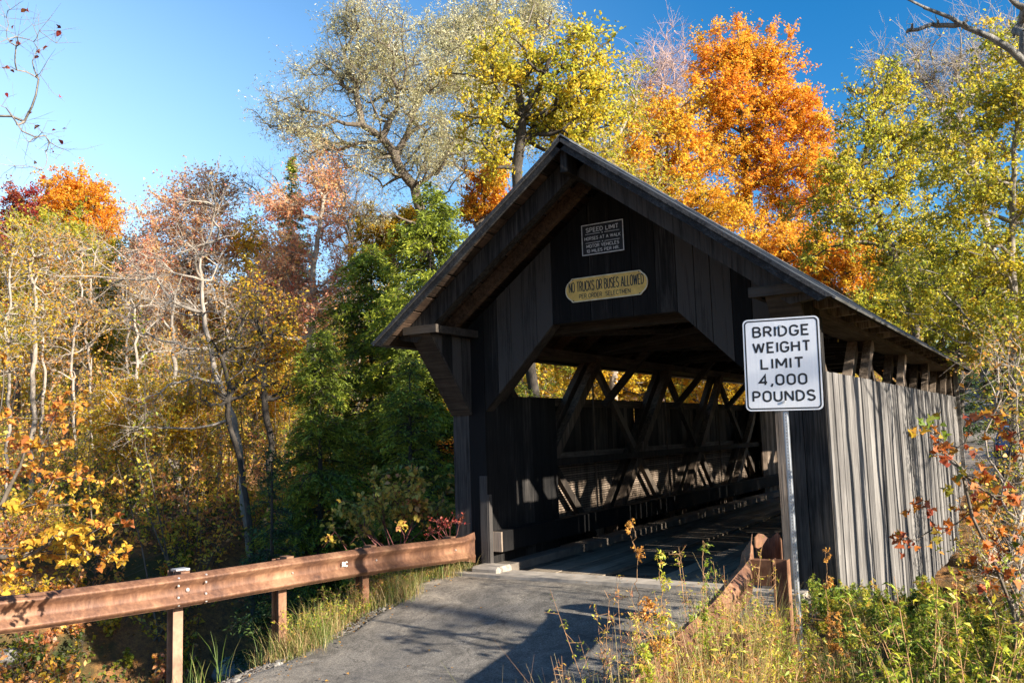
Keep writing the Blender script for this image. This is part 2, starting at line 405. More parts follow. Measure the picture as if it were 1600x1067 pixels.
for sx_ in (-1, 1):
    mb = MB()
    for z in (-.6, .35, 1.35, 2.24):
        mb.box((min(sx_*2.49, sx_*2.43), .32, z), (max(sx_*2.49, sx_*2.43), L-.32, z+.12), rnd.uniform(.2, .8))
    mb.build('siding_nailer', M_beamy, br)
mb = MB(); mb.box((2.485, L+.003, -.3), (2.60, L+.13, 3.0), .9); mb.build('corner_board', M_siding, br)
# horizontal slats behind the guard timber (inside, left)
mb = MB(); z = .16
while z < 1.26:
    mb.box((-2.425, 1.78, z), (-2.412, L-.35, z+.026), rnd.uniform(.6, 1)); z += .040
mb.build('slat_screen', M_inner, br)
# trusses: crossed braces in four panels, each a timber
TP = [(.5, 3.82), (3.92, 7.15), (7.25, 10.45), (10.55, 13.9)]
for sx_ in (-1, 1):
    for (a, b) in TP:
        for (p, q, xo, wd) in ((a, b, 2.14, .13), (a, b, 2.36, .11), (b, a, 2.25, .09)):
            mb = MB(); mb.bar((sx_*xo, p+.15*(1 if q > p else -1), .02), (sx_*xo, q, 3.0), .17 if wd > .1 else .13, wd, up=(1, 0, 0), hue=rnd.uniform(.3, 1))
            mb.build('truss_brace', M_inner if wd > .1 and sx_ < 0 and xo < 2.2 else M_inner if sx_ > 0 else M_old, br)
    for yy in (.4, 3.87, 7.2, 10.5, 14.1):
        mb = MB(); mb.box((min(sx_*2.40, sx_*2.20), yy-.1, .02), (max(sx_*2.40, sx_*2.20), yy+.1, .32), .9); mb.box((min(sx_*2.40, sx_*2.12), yy-.1, 2.86), (max(sx_*2.40, sx_*2.12), yy+.1, 3.0), .5)
        mb.tube([(sx_*2.255, yy, -.2), (sx_*2.255, yy, 3.0)], .016, 8); mb.build('truss_rod', M_inner, br)
    mb = MB(); mb.box((min(sx_*2.48, sx_*2.10), .05, 3.005), (max(sx_*2.48, sx_*2.10), L+.9, 3.13), .4); mb.build('top_chord', M_beamy, br)
    mb = MB(); mb.box((min(sx_*2.47, sx_*2.10), .31, -.35), (max(sx_*2.47, sx_*2.10), L-.31, -.03), .4); mb.build('bottom_chord', M_beamy, br)
    mb = MB()
    mb.box((min(sx_*2.10, sx_*2.03), 1.8, 1.29), (max(sx_*2.10, sx_*2.03), L-.5, 1.40), .25); mb.build('hand_rail', M_old, br)
    mb = MB()
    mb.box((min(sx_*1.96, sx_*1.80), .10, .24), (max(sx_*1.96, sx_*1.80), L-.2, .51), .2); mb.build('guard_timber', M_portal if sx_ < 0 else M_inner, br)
    mb = MB(); mb.box((min(sx_*2.0, sx_*1.72), -.12, -.04), (max(sx_*2.0, sx_*1.72), L-.1, .075), .3); mb.build('kerb', M_dust, br)
mb = MB(); mb.box((-1.958, .062, .245), (-1.802, .098, .505), .95); mb.build('sunlit_timber_end', M_inner, br)  # pale plate over the guard timber's end: sunlight put into its colour
# tie beams, lateral braces, knee braces overhead
for yy in (.45, 3.87, 7.2, 10.5, 14.1):
    mb = MB(); mb.bar((-2.45, yy, 3.23), (2.45, yy, 3.23), .18, .19); mb.build('tie_beam', M_beamx, br)
    for sx_ in (-1, 1):
        mb = MB(); mb.bar((sx_*2.05, yy+.01, 2.25), (sx_*1.2, yy+.01, 3.14), .10, .12, up=(0, 1, 0)); mb.build('knee_brace', M_beamx, br)
for (a, b) in TP:
    for s in (-1, 1):
        mb = MB(); mb.bar((-2.0*s, a+.1, 3.20+.02*s), (2.0*s, b-.1, 3.20+.02*s), .11, .07); mb.build('lateral_brace', M_beamx, br)
# deck
mb = MB(); y = .0
while y < L:
    mb.box((-2.08, y+.003, -.075), (2.08, y+.24, -.028+rnd.uniform(-.003, .003)), rnd.uniform(0, 1)); y += .245
mb.build('deck', wood('dusty_deck_planks', (.06, .045, .032), (.14, .11, .08), (.26, .21, .155), axis=0), br)
mb = MB()
for (a, b) in ((-1.45, -.35), (.35, 1.45)):
    n = 5
    for i in range(n):
        xx = a+(b-a)*i/n; y = .0
        while y < L-.1:
            l_ = min(rnd.uniform(3, 4.5), L-.05-y); mb.box((xx+.004, y+.004, -.024), (xx+(b-a)/n-.004, y+l_, .012+rnd.uniform(-.003, .003)), rnd.uniform(0, 1)); y += l_
m_ = wood('dusty_runner_planks', (.10, .08, .058), (.21, .17, .125), (.36, .295, .22), axis=1)
mb.build('runner_planks', m_, br)
for yy in np.arange(.8, L-.4, 1.15):
    mb = MB(); mb.bar((-2.46, yy, -.19), (2.46, yy, -.19), .14, .19); mb.build('floor_beam', M_beamx, br)
# abutments of stone and concrete
for (y0, y1) in ((-.25, 1.1), (L-1.0, L+.5)):
    mb = MB()
    for k, z in enumerate((-4.3, -3.2, -2.1, -1.1)):
        x = -2.8-.1*(3-k)
        while x < 2.8+.1*(3-k):
            wd = rnd.uniform(.7, 1.5); wd = min(wd, 2.9+.1*(3-k)-x)
            if wd < .1: break
            mb.box((x+.01, y0+.04-rnd.uniform(0, .05), z+.01), (x+wd-.01, y1-.02+rnd.uniform(0, .08), z+(1.05 if z > -1.2 else 1.08)-.36*(z > -1.2)), rnd.uniform(0, 1)); x += wd
    mb.build('abutment', M_conc, br, .02)
mb = MB(); mb.box((-2.72, -.30, -.38), (2.86, .32, -.055)); mb.build('bridge_seat', M_conc, br, .015)
mb = MB(); mb.box((-2.72, L-.3, -.4), (3.0, L+.5, -.08)); mb.build('bridge_seat', M_conc, br, .015)
# concrete apron and the stepped nosing in front of the left jamb
mb = MB(); mb.box((-2.05, -.32, -.05), (-1.62, .04, .10)); mb.build('kerb_nose', M_conc, br, .03)
mb = MB(); mb.prism([(-2.45, -.45), (-1.5, -.45), (.9, -.30), (2.2, -.35), (2.2, .02), (-2.45, .02)], 2, -.06, .028); mb.build('apron', M_conc, br)
# roof
RY0, RY1, EX = -1.19, L+.75, 2.87
cs, sn = math.cos(math.atan(SL)), math.sin(math.atan(SL))
for sx_ in (-1, 1):
    def pt(x, off): return (sx_*x+sx_*sn*off, rz(x)+cs*off)    # point on the slope, off = height above boards
    rs = empty('roof_slope', (0, 0, 0), None, None); rs.parent = br
    mb = MB(); y = RY0
    while y < RY1-.01:
        wd = min(.62, RY1-y); o = rnd.uniform(0, .003)
        a, b, c, d = pt(0, .012+o), pt(EX+.03, .012+o), pt(EX+.03, .034+o), pt(0, .034+o)
        mb.prism([a, b, c, d], 1, y+.001, y+wd+.0, rnd.uniform(.3, .7)); a, b, c, d = pt(0, .036+o), pt(EX+.03, .036+o), pt(EX+.03, .055), pt(0, .055); mb.prism([a, b, c, d], 1, y+wd-.03, y+wd-.005); y += wd
    mb.build('roof_sheet', M_roof, rs)
    mb = MB(); s = .03
    while s < 3.52:
        wd = .20*rnd.uniform(.85, 1.2); s1 = min(s+wd, 3.55); a, b, c, d = pt(s*cs, -.022), pt(s1*cs, -.022), pt(s1*cs, .006), pt(s*cs, .006)
        mb.prism([a, b, c, d], 1, RY0+.01+rnd.uniform(0, .01), RY1-.01, rnd.uniform(.1, .9)); s = s1+rnd.uniform(.015, .035)
    mb.build('roof_boards', M_sheath, rs)
    for yy0, yy1 in ((RY0-.035, RY0-.002), (RY1+.002, RY1+.035)):
        mb = MB(); a, b, c, d = pt(0, -.085), pt(EX-.06, -.085), pt(EX+.0, .02), pt(0, .02); mb.prism([a, b, c, d], 1, yy0, yy1, .5)
        a, b, c, d = pt(0, -.012), pt(EX-.03, -.012), pt(EX+.02, .028), pt(0, .028); mb.prism([a, b, c, d], 1, yy0-.022, yy0-.001, .8) if yy0 < 0 else None
        mb.build('rake_board', M_trim, br)
    # rafters, each one a part
    ys = [RY0+.22]+list(np.arange(-.25, L+.7, .80)); 
    for i, yy in enumerate(ys):
        mb = MB(); w2 = .045 if i else .07; dp = .15 if i else .23
        ext = 2.80 if i else 2.74
        a, b, c, d = pt(.02, -.03), pt(ext, -.03), pt(ext-.01-(.13 if i else .16), -.03-dp), pt(.02, -.03-dp)
        yy = yy+.13*(i == 0); mb.prism([a, b, c, d], 1, yy-w2, yy+w2, rnd.uniform(.2, .9)); mb.build('rafter', M_inner if sx_ > 0 and i else M_portal if not i else M_sheath, br)
# roof boards need a home that is itself a mesh: ridge cap
mb = MB(); mb.prism([(-.12, rz(.12)+.075), (0, APX+.085), (.12, rz(.12)+.075), (.12, rz(.12)+.06), (0, APX+.07), (-.12, rz(.12)+.06)], 1, RY0-.03, RY1+.03, .5); mb.build('ridge_cap', M_roof, br)
mb = MB(); mb.box((-.045, RY0+.03, APX-.36), (.045, RY1-.03, APX-.062)); mb.build('ridge_beam', M_portal, br)
# flared shelter brackets with their caps under the front overhang
for sx_ in (-1, 1):
    f = lambda x: sx_*x
    bk = MB(); a, b = f(2.50), f(2.17); x0, x1 = min(a, b), max(a, b)
    bk.hexa([(x0, -.03, 2.08), (x1, -.03, 2.08), (x1, -.004, 2.10), (x0, -.004, 2.10), (x0, -.93, 3.13), (x1, -.93, 3.13), (x1, -.88, 3.13), (x0, -.88, 3.13)], .7)
    B_ = bk.build('bracket', M_beamx, br)
    n = 4
    mb = MB()
    for j in range(n):
        xa, xb = (f(2.495), f(2.475)); xa, xb = min(xa, xb), max(xa, xb)
        for (xa, xb) in ((min(f(2.495), f(2.47)), max(f(2.495), f(2.47))), (min(f(2.20), f(2.175)), max(f(2.20), f(2.175)))):
            ya, yb = -.87*j/n-.005, -.87*(j+1)/n
            za, zb_ = 2.12+1.0*j/n, 2.12+1.0*(j+1)/n
            mb.add([(xa, ya, za), (xb, ya, za), (xb, ya, 3.125), (xa, ya, 3.125), (xa, yb+.004, zb_), (xb, yb+.004, zb_), (xb, yb+.004, 3.127), (xa, yb+.004, 3.127)],
                   [(0, 1, 2, 3), (7, 6, 5, 4), (0, 4, 5, 1), (1, 5, 6, 2), (2, 6, 7, 3), (3, 7, 4, 0)], rnd.uniform(.1, .9))
    mb.build('bracket_cheek', M_portal, B_)
    mb = MB(); x0, x1 = sorted((f(2.56), f(2.02))); mb.box((x0, -1.0, 3.131), (x1, -.945, 3.235), .9); mb.box((min(f(2.10), f(2.04)), -.94, 3.135), (max(f(2.10), f(2.04)), -.005, 3.23), .6)
    mb.box((min(f(2.56), f(2.50)), -.94, 3.135), (max(f(2.56), f(2.50)), -.005, 3.23), .6)
    mb.build('bracket_cap', M_beamx, br)

# ------------------------------------------------------------------ lettering
def _arc(cx, cy, rx, ry, a0, a1, n=9): return [(cx+rx*math.cos(R_(a0+(a1-a0)*i/(n-1))), cy+ry*math.sin(R_(a0+(a1-a0)*i/(n-1)))) for i in range(n)]
def _bowl(x0, x1, y0, y1): r = min((y1-y0)/2, (x1-x0)*.75); return [(x0, y0), (x1-r, y0)]+_arc(x1-r, y0+r, r, r, -90, 0, 5)+_arc(x1-r, y1-r, r, r, 0, 90, 5)+[(x0, y1)]
def _oval(w): r = w/2; return _arc(r, 1-r, r, r, 0, 180)+_arc(r, r, r, r, 180, 360)+[(w, 1-r)]
_S = lambda w: _arc(w/2, .76, w/2, .24, 20, 180, 8)+_arc(w/2, .76, w/2, .22, 180, 240, 3)+_arc(w/2, .25, w/2, .25, 60, 0, 4)+_arc(w/2, .25, w/2, .25, 0, -160, 8)
_C = lambda w: _arc(w/2, 1-w/2, w/2, w/2, 15, 180)+_arc(w/2, w/2, w/2, w/2, 180, 345)
GLY = {'A': (.66, [[(0, 0), (.33, 1)], [(.33, 1), (.66, 0)], [(.13, .32), (.53, .32)]]), 'B': (.56, [[(0, 0), (0, 1)], _bowl(0, .52, .53, 1), _bowl(0, .56, 0, .53)]), 'C': (.58, [_C(.58)]), 'D': (.58, [[(0, 0), (0, 1)], _bowl(0, .58, 0, 1)]),
 'E': (.5, [[(.5, 0), (0, 0), (0, 1), (.5, 1)], [(0, .52), (.42, .52)]]), 'F': (.5, [[(0, 0), (0, 1), (.5, 1)], [(0, .52), (.42, .52)]]), 'G': (.6, [_C(.6)+[(.6, .44), (.34, .44)]]), 'H': (.58, [[(0, 0), (0, 1)], [(.58, 0), (.58, 1)], [(0, .52), (.58, .52)]]),
 'I': (.0, [[(0, 0), (0, 1)]]), 'K': (.58, [[(0, 0), (0, 1)], [(.56, 1), (.02, .38)], [(.2, .58), (.58, 0)]]), 'L': (.48, [[(0, 1), (0, 0), (.48, 0)]]), 'M': (.68, [[(0, 0), (0, 1)], [(0, 1), (.34, .25)], [(.34, .25), (.68, 1)], [(.68, 1), (.68, 0)]]), 'N': (.6, [[(0, 0), (0, 1)], [(0, 1), (.6, 0)], [(.6, 0), (.6, 1)]]),
 'O': (.6, [_oval(.6)]), 'P': (.54, [[(0, 0), (0, 1)], _bowl(0, .54, .45, 1)]), 'R': (.56, [[(0, 0), (0, 1)], _bowl(0, .54, .48, 1), [(.28, .48), (.57, 0)]]), 'S': (.54, [_S(.54)]), 'T': (.56, [[(0, 1), (.56, 1)], [(.28, 1), (.28, 0)]]),
 'U': (.58, [[(0, 1)]+_arc(.29, .29, .29, .29, 180, 360)+[(.58, 1)]]), 'V': (.62, [[(0, 1), (.31, 0)], [(.31, 0), (.62, 1)]]), 'W': (.9, [[(0, 1), (.22, 0)], [(.22, 0), (.45, .95)], [(.45, .95), (.68, 0)], [(.68, 0), (.9, 1)]]), '0': (.54, [_oval(.54)]), '1': (.12, [[(0, .82), (.12, 1), (.12, 0)]]),
 '4': (.56, [[(.42, 0), (.42, 1), (0, .27), (.56, .27)]]), ',': (.10, [[(.10, .12), (.08, -.02), (0, -.2)]]), '.': (.04, [[(.02, .0), (.02, .10)]]), ' ': (.2, [])}
def ribbon(P, t):
    n = len(P); L_, R2 = [], []
    for i in range(n):
        d0 = Vector(P[i])-Vector(P[i-1]) if i else Vector(P[1])-Vector(P[0]); d1 = Vector(P[i+1])-Vector(P[i]) if i < n-1 else d0
        d0 = d0.normalized() if d0.length > 1e-6 else d1.normalized(); d1 = d1.normalized() if d1.length > 1e-6 else d0
        n0 = Vector((-d0.y, d0.x)); n1 = Vector((-d1.y, d1.x)); m_ = (n0+n1); m_ = m_.normalized() if m_.length > 1e-4 else n0; k = t/2/max(.42, m_.dot(n0))
        e = Vector((0, 0)); e = -d0*t*.5 if i == 0 and n <= 5 else (d1*t*.5 if i == n-1 and n <= 5 else e); p = Vector(P[i])+e*0
        L_.append(p+m_*k); R2.append(p-m_*k)
    return L_, R2
def letters(name, items, mat, parent, fr):
    """items: (text, cx, cz, width, height, stroke) painted in the sign's own plane; fr maps (u, v, n) to world"""
    mb = MB(); q = 0
    for (txt, cx_, cz_, w_, h_, st_) in items:
        gap = .30 if h_ < w_*.2 and st_ > .013 or len(txt) < 8 else .24; adv = [GLY[c][0] for c in txt]; tot = sum(adv)+gap*(len(txt)-1); sx_ = (w_-st_)/tot; sy_ = h_-st_; x = 0
        for c, a_ in zip(txt, adv):
            for stq in GLY[c][1]:
                P = [((x+u)*sx_-(w_-st_)/2+cx_, (v-.5)*sy_+cz_) for u, v in stq]; A, B = ribbon(P, st_); n = len(P); q += 1
                mb.add([fr(p.x, p.y, .00003*(q % 4)) for p in A]+[fr(p.x, p.y, .00003*(q % 4)) for p in B], [(i, i+1, n+i+1, n+i) for i in range(n-1)])
                for i in range(n):
                    if n <= 5 or i in (0, n-1): mb.add([fr(P[i][0]+st_*.5*math.cos(R_(45*k)), P[i][1]+st_*.5*math.sin(R_(45*k)), .00015+.00001*(i % 5)) for k in range(8)], [tuple(range(8))]) if False else None
            x += a_+gap
    me = bpy.data.meshes.new(name); me.from_pydata(mb.v, [], mb.f); me.update()
    return link(name, me, mat, parent)
def rrect(w_, h_, r, k=6, cx=0, cz=0):
    P = []
    for (sx_, sz_, a0) in ((1, 1, 0), (-1, 1, 90), (-1, -1, 180), (1, -1, 270)):
        for i in range(k+1):
            a_ = R_(a0+90*i/k); P.append((cx+sx_*(w_/2-r)+r*math.cos(a_), cz+sz_*(h_/2-r)+r*math.sin(a_)))
    return P
def ring(mb, A, B, fr):
    n = len(A); mb.add([fr(u, v, 0) for u, v in A]+[fr(u, v, 0) for u, v in B], [(i, (i+1) % n, n+(i+1) % n, n+i) for i in range(n)])
def plate(P, fr, t):
    n = len(P); mb = MB(); mb.add([fr(u, v, 0) for u, v in P]+[fr(u, v, -t) for u, v in P], [tuple(range(n)), tuple(range(2*n-1, n-1, -1))]+[(i, (i+1) % n, n+(i+1) % n, n+i) for i in range(n)]); return mb
M_black = simple('sign_black', (.012, .012, .014), .5, 0, .1)
m = NT('sign_white_reflective'); s1 = m.noise(1.0, m.coords((70, 70, 1.2)), 3, .5); s2 = m.noise(2.2, m.coords(), 4, .6)
m.col(m.mix(.5, m.ramp(s1, [(.3, (.74, .76, .80)), (.7, (.88, .89, .92))]), m.ramp(s2, [(.35, (.66, .69, .76)), (.65, (.90, .91, .94))]))); m.rough(.38); m.b.inputs['Metallic'].default_value = .25
M_swhite = m.m
# weight limit sign on its perforated post
SC = Vector(W(1222, 568.5, 7.15)); sang = R_(7)     # turned a little towards the road user
ux = Vector((math.cos(sang), math.sin(sang), 0)); un = Vector((math.sin(sang), -math.cos(sang), 0)); uz = Vector((0.0, 0, 1))
tilt = R_(-.8); ux2 = ux*math.cos(tilt)+uz*math.sin(tilt); uz2 = uz*math.cos(tilt)-ux*math.sin(tilt)
sg = empty('weight_limit_sign', (SC.x, SC.y, 0.0), 'white bridge weight limit sign on a perforated steel post', 'sign')
fr = lambda u, v, n_: tuple(SC+ux2*u+uz2*v+un*(n_))
SWd, SHt = .61, .762
pn = plate(rrect(SWd, SHt, .042), fr, .003).build('sign_panel', M_swhite, sg)
fr1 = lambda u, v, n_: tuple(SC+ux2*u+uz2*v+un*(.0012+n_))
mb = MB(); ring(mb, rrect(SWd-.024, SHt-.024, .034), rrect(SWd-.046, SHt-.046, .026), fr1)
me = bpy.data.meshes.new('border'); me.from_pydata(mb.v, [], mb.f); link('border', me, M_black, pn)
HL = .094
letters('lettering', [('BRIDGE', .0, .272, .455, HL, .0158), ('WEIGHT', 0, .140, .465, HL, .0158), ('LIMIT', .0, .006, .345, HL, .0158),
        ('4,000', .0, -.128, .385, HL, .0158), ('POUNDS', 0, -.262, .50, HL, .0158)], M_black, pn, fr1)
# bolts
mb = MB()
for v in (.31, -.31):
    c_ = SC+uz2*v+un*.002; mb.tube([tuple(c_), tuple(c_+un*.008)], .011, 8)
mb.build('bolt', M_bolt, pn)
# post: U channel with real holes, face strip + two flanges
base_z = -.25; top_z = SC.z+.30; pc = SC-un*.012
mb = MB(); z = base_z; pitch = .0254; r_ = .0045; hw = .012
def pp(u, z_, n_): return (pc.x+ux.x*u+un.x*n_, pc.y+ux.y*u+un.y*n_, z_)
while z < top_z-pitch:
    sq = [(-hw, z), (0, z), (hw, z), (hw, z+pitch/2), (hw, z+pitch), (0, z+pitch), (-hw, z+pitch), (-hw, z+pitch/2)]
    cz_ = z+pitch/2; hl = [(r_*math.cos(R_(a_)), cz_+r_*math.sin(R_(a_))) for a_ in (225, 270, 315, 0, 45, 90, 135, 180)]
    vs = [pp(u, v, 0) for u, v in sq]+[pp(u, v, 0) for u, v in hl]
    mb.add(vs, [(i, (i+1) % 8, 8+(i+1) % 8, 8+i) for i in range(8)]); z += pitch
for s in (-1, 1):
    mb.add([pp(s*hw, base_z, 0), pp(s*hw, top_z, 0), pp(s*(hw+.004), top_z, -.016), pp(s*(hw+.004), base_z, -.016), pp(s*(hw+.011), base_z, -.016), pp(s*(hw+.011), top_z, -.016)], [(0, 1, 2, 3), (3, 2, 5, 4)])
me = bpy.data.meshes.new('post'); me.from_pydata(mb.v, [], mb.f); me.update(); link('post', me, M_galv, sg)

# two signs on the gable
def gsign(u0, z0, wd, ht): pass
M_signdark = simple('black_enamel', (.010, .012, .017), .6, 0, .2)
M_silver = simple('faded_silver_paint', (.62, .63, .64), .7, 0, .3, 30)
gf = lambda cx, cz, dy: (lambda u, v, n_: (cx+u, -.012-dy-n_, cz+v))
cx, cz = -.085, 4.245
spd = empty('speed_limit_sign', (cx, -.02, cz), 'small black speed limit sign with silver lettering high on the gable', 'sign')
pn = plate([(-.295, -.20), (.295, -.20), (.295, .20), (-.295, .20)], gf(cx, cz, .012), .012).build('sign_panel', M_signdark, spd)
f1 = gf(cx, cz, .0132); mb = MB()
Ao = [(-.295, -.20), (.295, -.20), (.295, .20), (-.295, .20)]; Ai = [(-.282, -.187), (.282, -.187), (.282, .187), (-.282, .187)]
ring(mb, Ao, Ai, f1)
for zc in (.072, -.042):
    for (a, b) in ((-.24, -.03), (.03, .24)): mb.add([f1(a, zc-.0035, 0), f1(b, zc-.0035, 0), f1(b, zc+.0035, 0), f1(a, zc+.0035, 0)], [(0, 1, 2, 3)])
    mb.add([f1(.009*math.cos(a_), zc+.009*math.sin(a_), 0) for a_ in np.arange(0, 6.2, .8)], [tuple(range(8))])
me = bpy.data.meshes.new('border'); me.from_pydata(mb.v, [], mb.f); link('border', me, M_silver, pn)
letters('lettering', [('SPEED LIMIT', 0, .125, .46, .062, .0105), ('HORSES AT A WALK', 0, .015, .51, .046, .008), ('MOTOR VEHICLES', 0, -.085, .46, .046, .008), ('10 MILES PER HR.', 0, -.148, .46, .044, .008)], M_silver, pn, f1)
cx, cz = -.07, 3.615
nt_ = empty('no_trucks_sign', (cx, -.02, cz), 'yellow round-ended plaque forbidding trucks and buses above the bridge opening', 'sign')
M_yel = simple('aged_yellow_paint', (.84, .53, .14), .7, 0, .3, 7)
M_yed = simple('worn_plaque_edge', (.8, .72, .55), .7, 0, .3, 12)
def plaque(s):
    P = []; hw, hh, r = .575-s, .155-s, .105-s*.5
    for i in range(9):
        a_ = R_(-62+124*i/8); P.append((hw-.125+.125*math.cos(a_)/math.cos(0)*1.0, hh*.78*math.sin(a_)/math.sin(R_(62))))
    P = [(hw-.10, -hh)]+P+[(hw-.10, hh)]
    return P+[(-u, -v) for u, v in P]
pn = plate(plaque(0), gf(cx, cz, .012), .012).build('sign_panel', M_yel, nt_)
f1 = gf(cx, cz, .0132); mb = MB(); ring(mb, plaque(0), plaque(.011), f1)
me = bpy.data.meshes.new('border'); me.from_pydata(mb.v, [], mb.f); link('border', me, M_yed, pn)
letters('lettering', [('NO TRUCKS OR BUSES ALLOWED', .0, .040, 1.05, .138, .0125), ('PER ORDER  SELECTMEN', -.02, -.088, .72, .060, .008)], M_black, pn, f1)
mb = MB()
for u, v in ((-.46, .135), (.46, .135), (-.46, -.135), (.46, -.135)): mb.tube([f1(u, v, 0), f1(u, v, .004)], .008, 6)
mb.build('bolt', M_signdark, pn)

# ------------------------------------------------------------------ guard rails
def wprofile(scale=1.0, n=15):
    out = []
    half = [(.004, .155), (.014, .150), (.072, .120), (.082, .106), (.078, .092), (.014, .046), (.004, .026)]
    return [(u, v*scale) for u, v in half[::-1][::-1]]+[(.003, 0)]+[(u, -v*scale) for u, v in half[::-1]]
def rail_mesh(path, side, lap=None):
    """path (x,y,zmid,flat) ; side +1 = ridges face +x ; single W sheet with thickness"""
    n = len(path); P = np.array([p[:3] for p in path]); T = np.gradient(P, axis=0); T /= np.linalg.norm(T, axis=1)[:, None]
    V = []; k = 15
    for i in range(n):
        nx = np.array([-T[i][1], T[i][0], 0.]); nx /= np.linalg.norm(nx)
        if nx[0]*side < 0: nx = -nx
        fl = path[i][3]; sc = 1+.32*fl
        for layer in (0, -.006):
            for (u, v) in wprofile(sc): V.append(P[i]+nx*(u*(1-.85*fl)+layer+path[i][4])+np.array([0, 0, v+(0.03*fl)*math.sin(v*30)]))
    F = []
    for i in range(n-1):
        for j in range(k-1):
            a = i*2*k+j; b = (i+1)*2*k+j; F += [(a, a+1, b+1, b), (a+k, b+k, b+k+1, a+k+1)]
        for j in (0, k-1):
            a = i*2*k+j; b = (i+1)*2*k+j; F.append((a, b, b+k, a+k))
    return mesh_np('rail_beam', np.array(V), np.array(F), smooth=True)
def railpath(ctrl, step=.12, flare=None, seed=1):
    C = np.array(ctrl, float); d = np.r_[0, np.cumsum(np.linalg.norm(np.diff(C[:, :3], axis=0), axis=1))]; t = np.arange(0, d[-1]+1e-6, step); rr = np.random.default_rng(seed)
    ph = rr.uniform(0, 6, 4); out = []
    for s in t:
        p = [np.interp(s, d, C[:, j]) for j in range(3)]
        bend = .005*math.sin(s*2.1+ph[0])+.003*math.sin(s*4.7+ph[1])
        fl = sst(1-s/.32) if flare else 0
        out.append((p[0]+bend, p[1], p[2]+.012*math.sin(s*1.3+ph[2]), float(fl), 0))
    return out
def ipost(x, y, z0, z1, parent, mat, name='post', w_=.10, d_=.13, ang=0):
    mb = MB(); t = .008
    q = lambda u, v: (x+u*math.cos(ang)-v*math.sin(ang), y+u*math.sin(ang)+v*math.cos(ang))
    for (u0, u1, v0, v1) in ((-d_/2, -d_/2+t, -w_/2, w_/2), (d_/2-t, d_/2, -w_/2, w_/2), (-d_/2+t, d_/2-t, -t/2, t/2)):
        c = [q(u0, v0), q(u1, v0), q(u1, v1), q(u0, v1)]
        mb.hexa([(a, b, z0) for a, b in c]+[(a, b, z1) for a, b in c])
    return mb.build(name, mat, parent)
def bolts(pts, nrm, parent):
    mb = MB(); nrm = Vector(nrm).normalized()
    for p, r in pts: p = Vector(p); mb.tube([p, p+nrm*.010, p+nrm*.016], [r, r, r*.5], 8)
    return mb.build('bolt', M_bolt, parent)
gl = empty('guard_rail', (-2.5, -3, -.4), 'rusty corrugated guard rail on steel posts along the left edge of the road', 'guard rail')
Lc = [tuple(W(731, 856, 11.75)), tuple(W(689, 859, 11.0)), tuple(W(580, 878, 10.15)), tuple(W(449, 895, 9.3)), tuple(W(284, 925, 8.45)), tuple(W(130, 942, 7.85)), tuple(W(0, 956, 7.3)), tuple(W(-160, 985, 6.7))]
_a = np.array(Lc); _u = np.linspace(0, 1, len(_a)); _d = np.r_[0, np.cumsum(np.linalg.norm(np.diff(_a, axis=0), axis=1))]; Lc = [tuple(np.polyval(np.polyfit(_d, _a[:, j], 2), t_) for j in range(3)) for t_ in _d]
LP = railpath(Lc, .1, True, 2); lap_s = sum(math.dist(Lc[i], Lc[i+1]) for i in range(4))
i1 = int(lap_s/.1)
rb1 = link('rail_beam', rail_mesh([(a, b, c, f, .0) for a, b, c, f, g in LP[:i1+2]], 1), M_rust, gl)
rb2 = link('rail_beam', rail_mesh([(a, b, c, f, .008) for a, b, c, f, g in LP[i1-2:]], 1), M_rust, gl)
lp = np.array(LP)
def at_s(s): i = min(int(s/.1), len(LP)-2); return lp[i, :3], (lp[i+1, :3]-lp[i, :3])/np.linalg.norm(lp[i+1, :3]-lp[i, :3])
for k, s in enumerate([.45, math.dist(Lc[0], Lc[1])+math.dist(Lc[1], Lc[2])-.05, lap_s-math.dist(Lc[3], Lc[4])+.02, lap_s+.0, lap_s+2.0, lap_s+3.6]):
    p, t_ = at_s(s); nx = np.array([-t_[1], t_[0], 0.]); nx = nx*np.sign(nx[0]); nx /= np.linalg.norm(nx)
    q = p-nx*.24; ang = math.atan2(nx[1], nx[0])
    zb = [-.35, -.40, -1.2, -1.2, -1.6, -1.6][k]
    ps = ipost(q[0], q[1], zb, p[2]+(.13 if k != 3 else .165), gl, M_rust if k in (0, 1) else M_rustpost if k == 3 else M_rust, ang=ang)
    b0 = p-nx*.0; mb = MB(); c = p-nx*.095; mb.bar(tuple(c-np.array([0, 0, .17])), tuple(c+np.array([0, 0, .17])), .09, .13, up=tuple(nx)); mb.build('blockout', M_rust, ps)
    if k not in (3,): bolts([(tuple(p+nx*.006), .011)], nx, gl)
p, t_ = at_s(lap_s); nx = np.array([-t_[1], t_[0], 0.]); nx = nx*np.sign(nx[0]); nx /= np.linalg.norm(nx)
bp = []
for ds_ in (-.11, .17):
    for (dz, dn) in ((.125, .055), (.055, .05), (-.055, .05), (-.125, .055)): bp.append((tuple(p-t_*ds_+nx*dn+np.array([0, 0, dz])), .0125))
bp.append((tuple(p+t_*.0+nx*.016), .02)); bolts(bp, nx, gl)
mb = MB(); c = p-nx*.20; mb.bar(tuple(c-t_*.10+np.array([0, 0, .172])), tuple(c+t_*.04+np.array([0, 0, .172])), .12, .02); mb.build('top_clip', M_galv, gl)
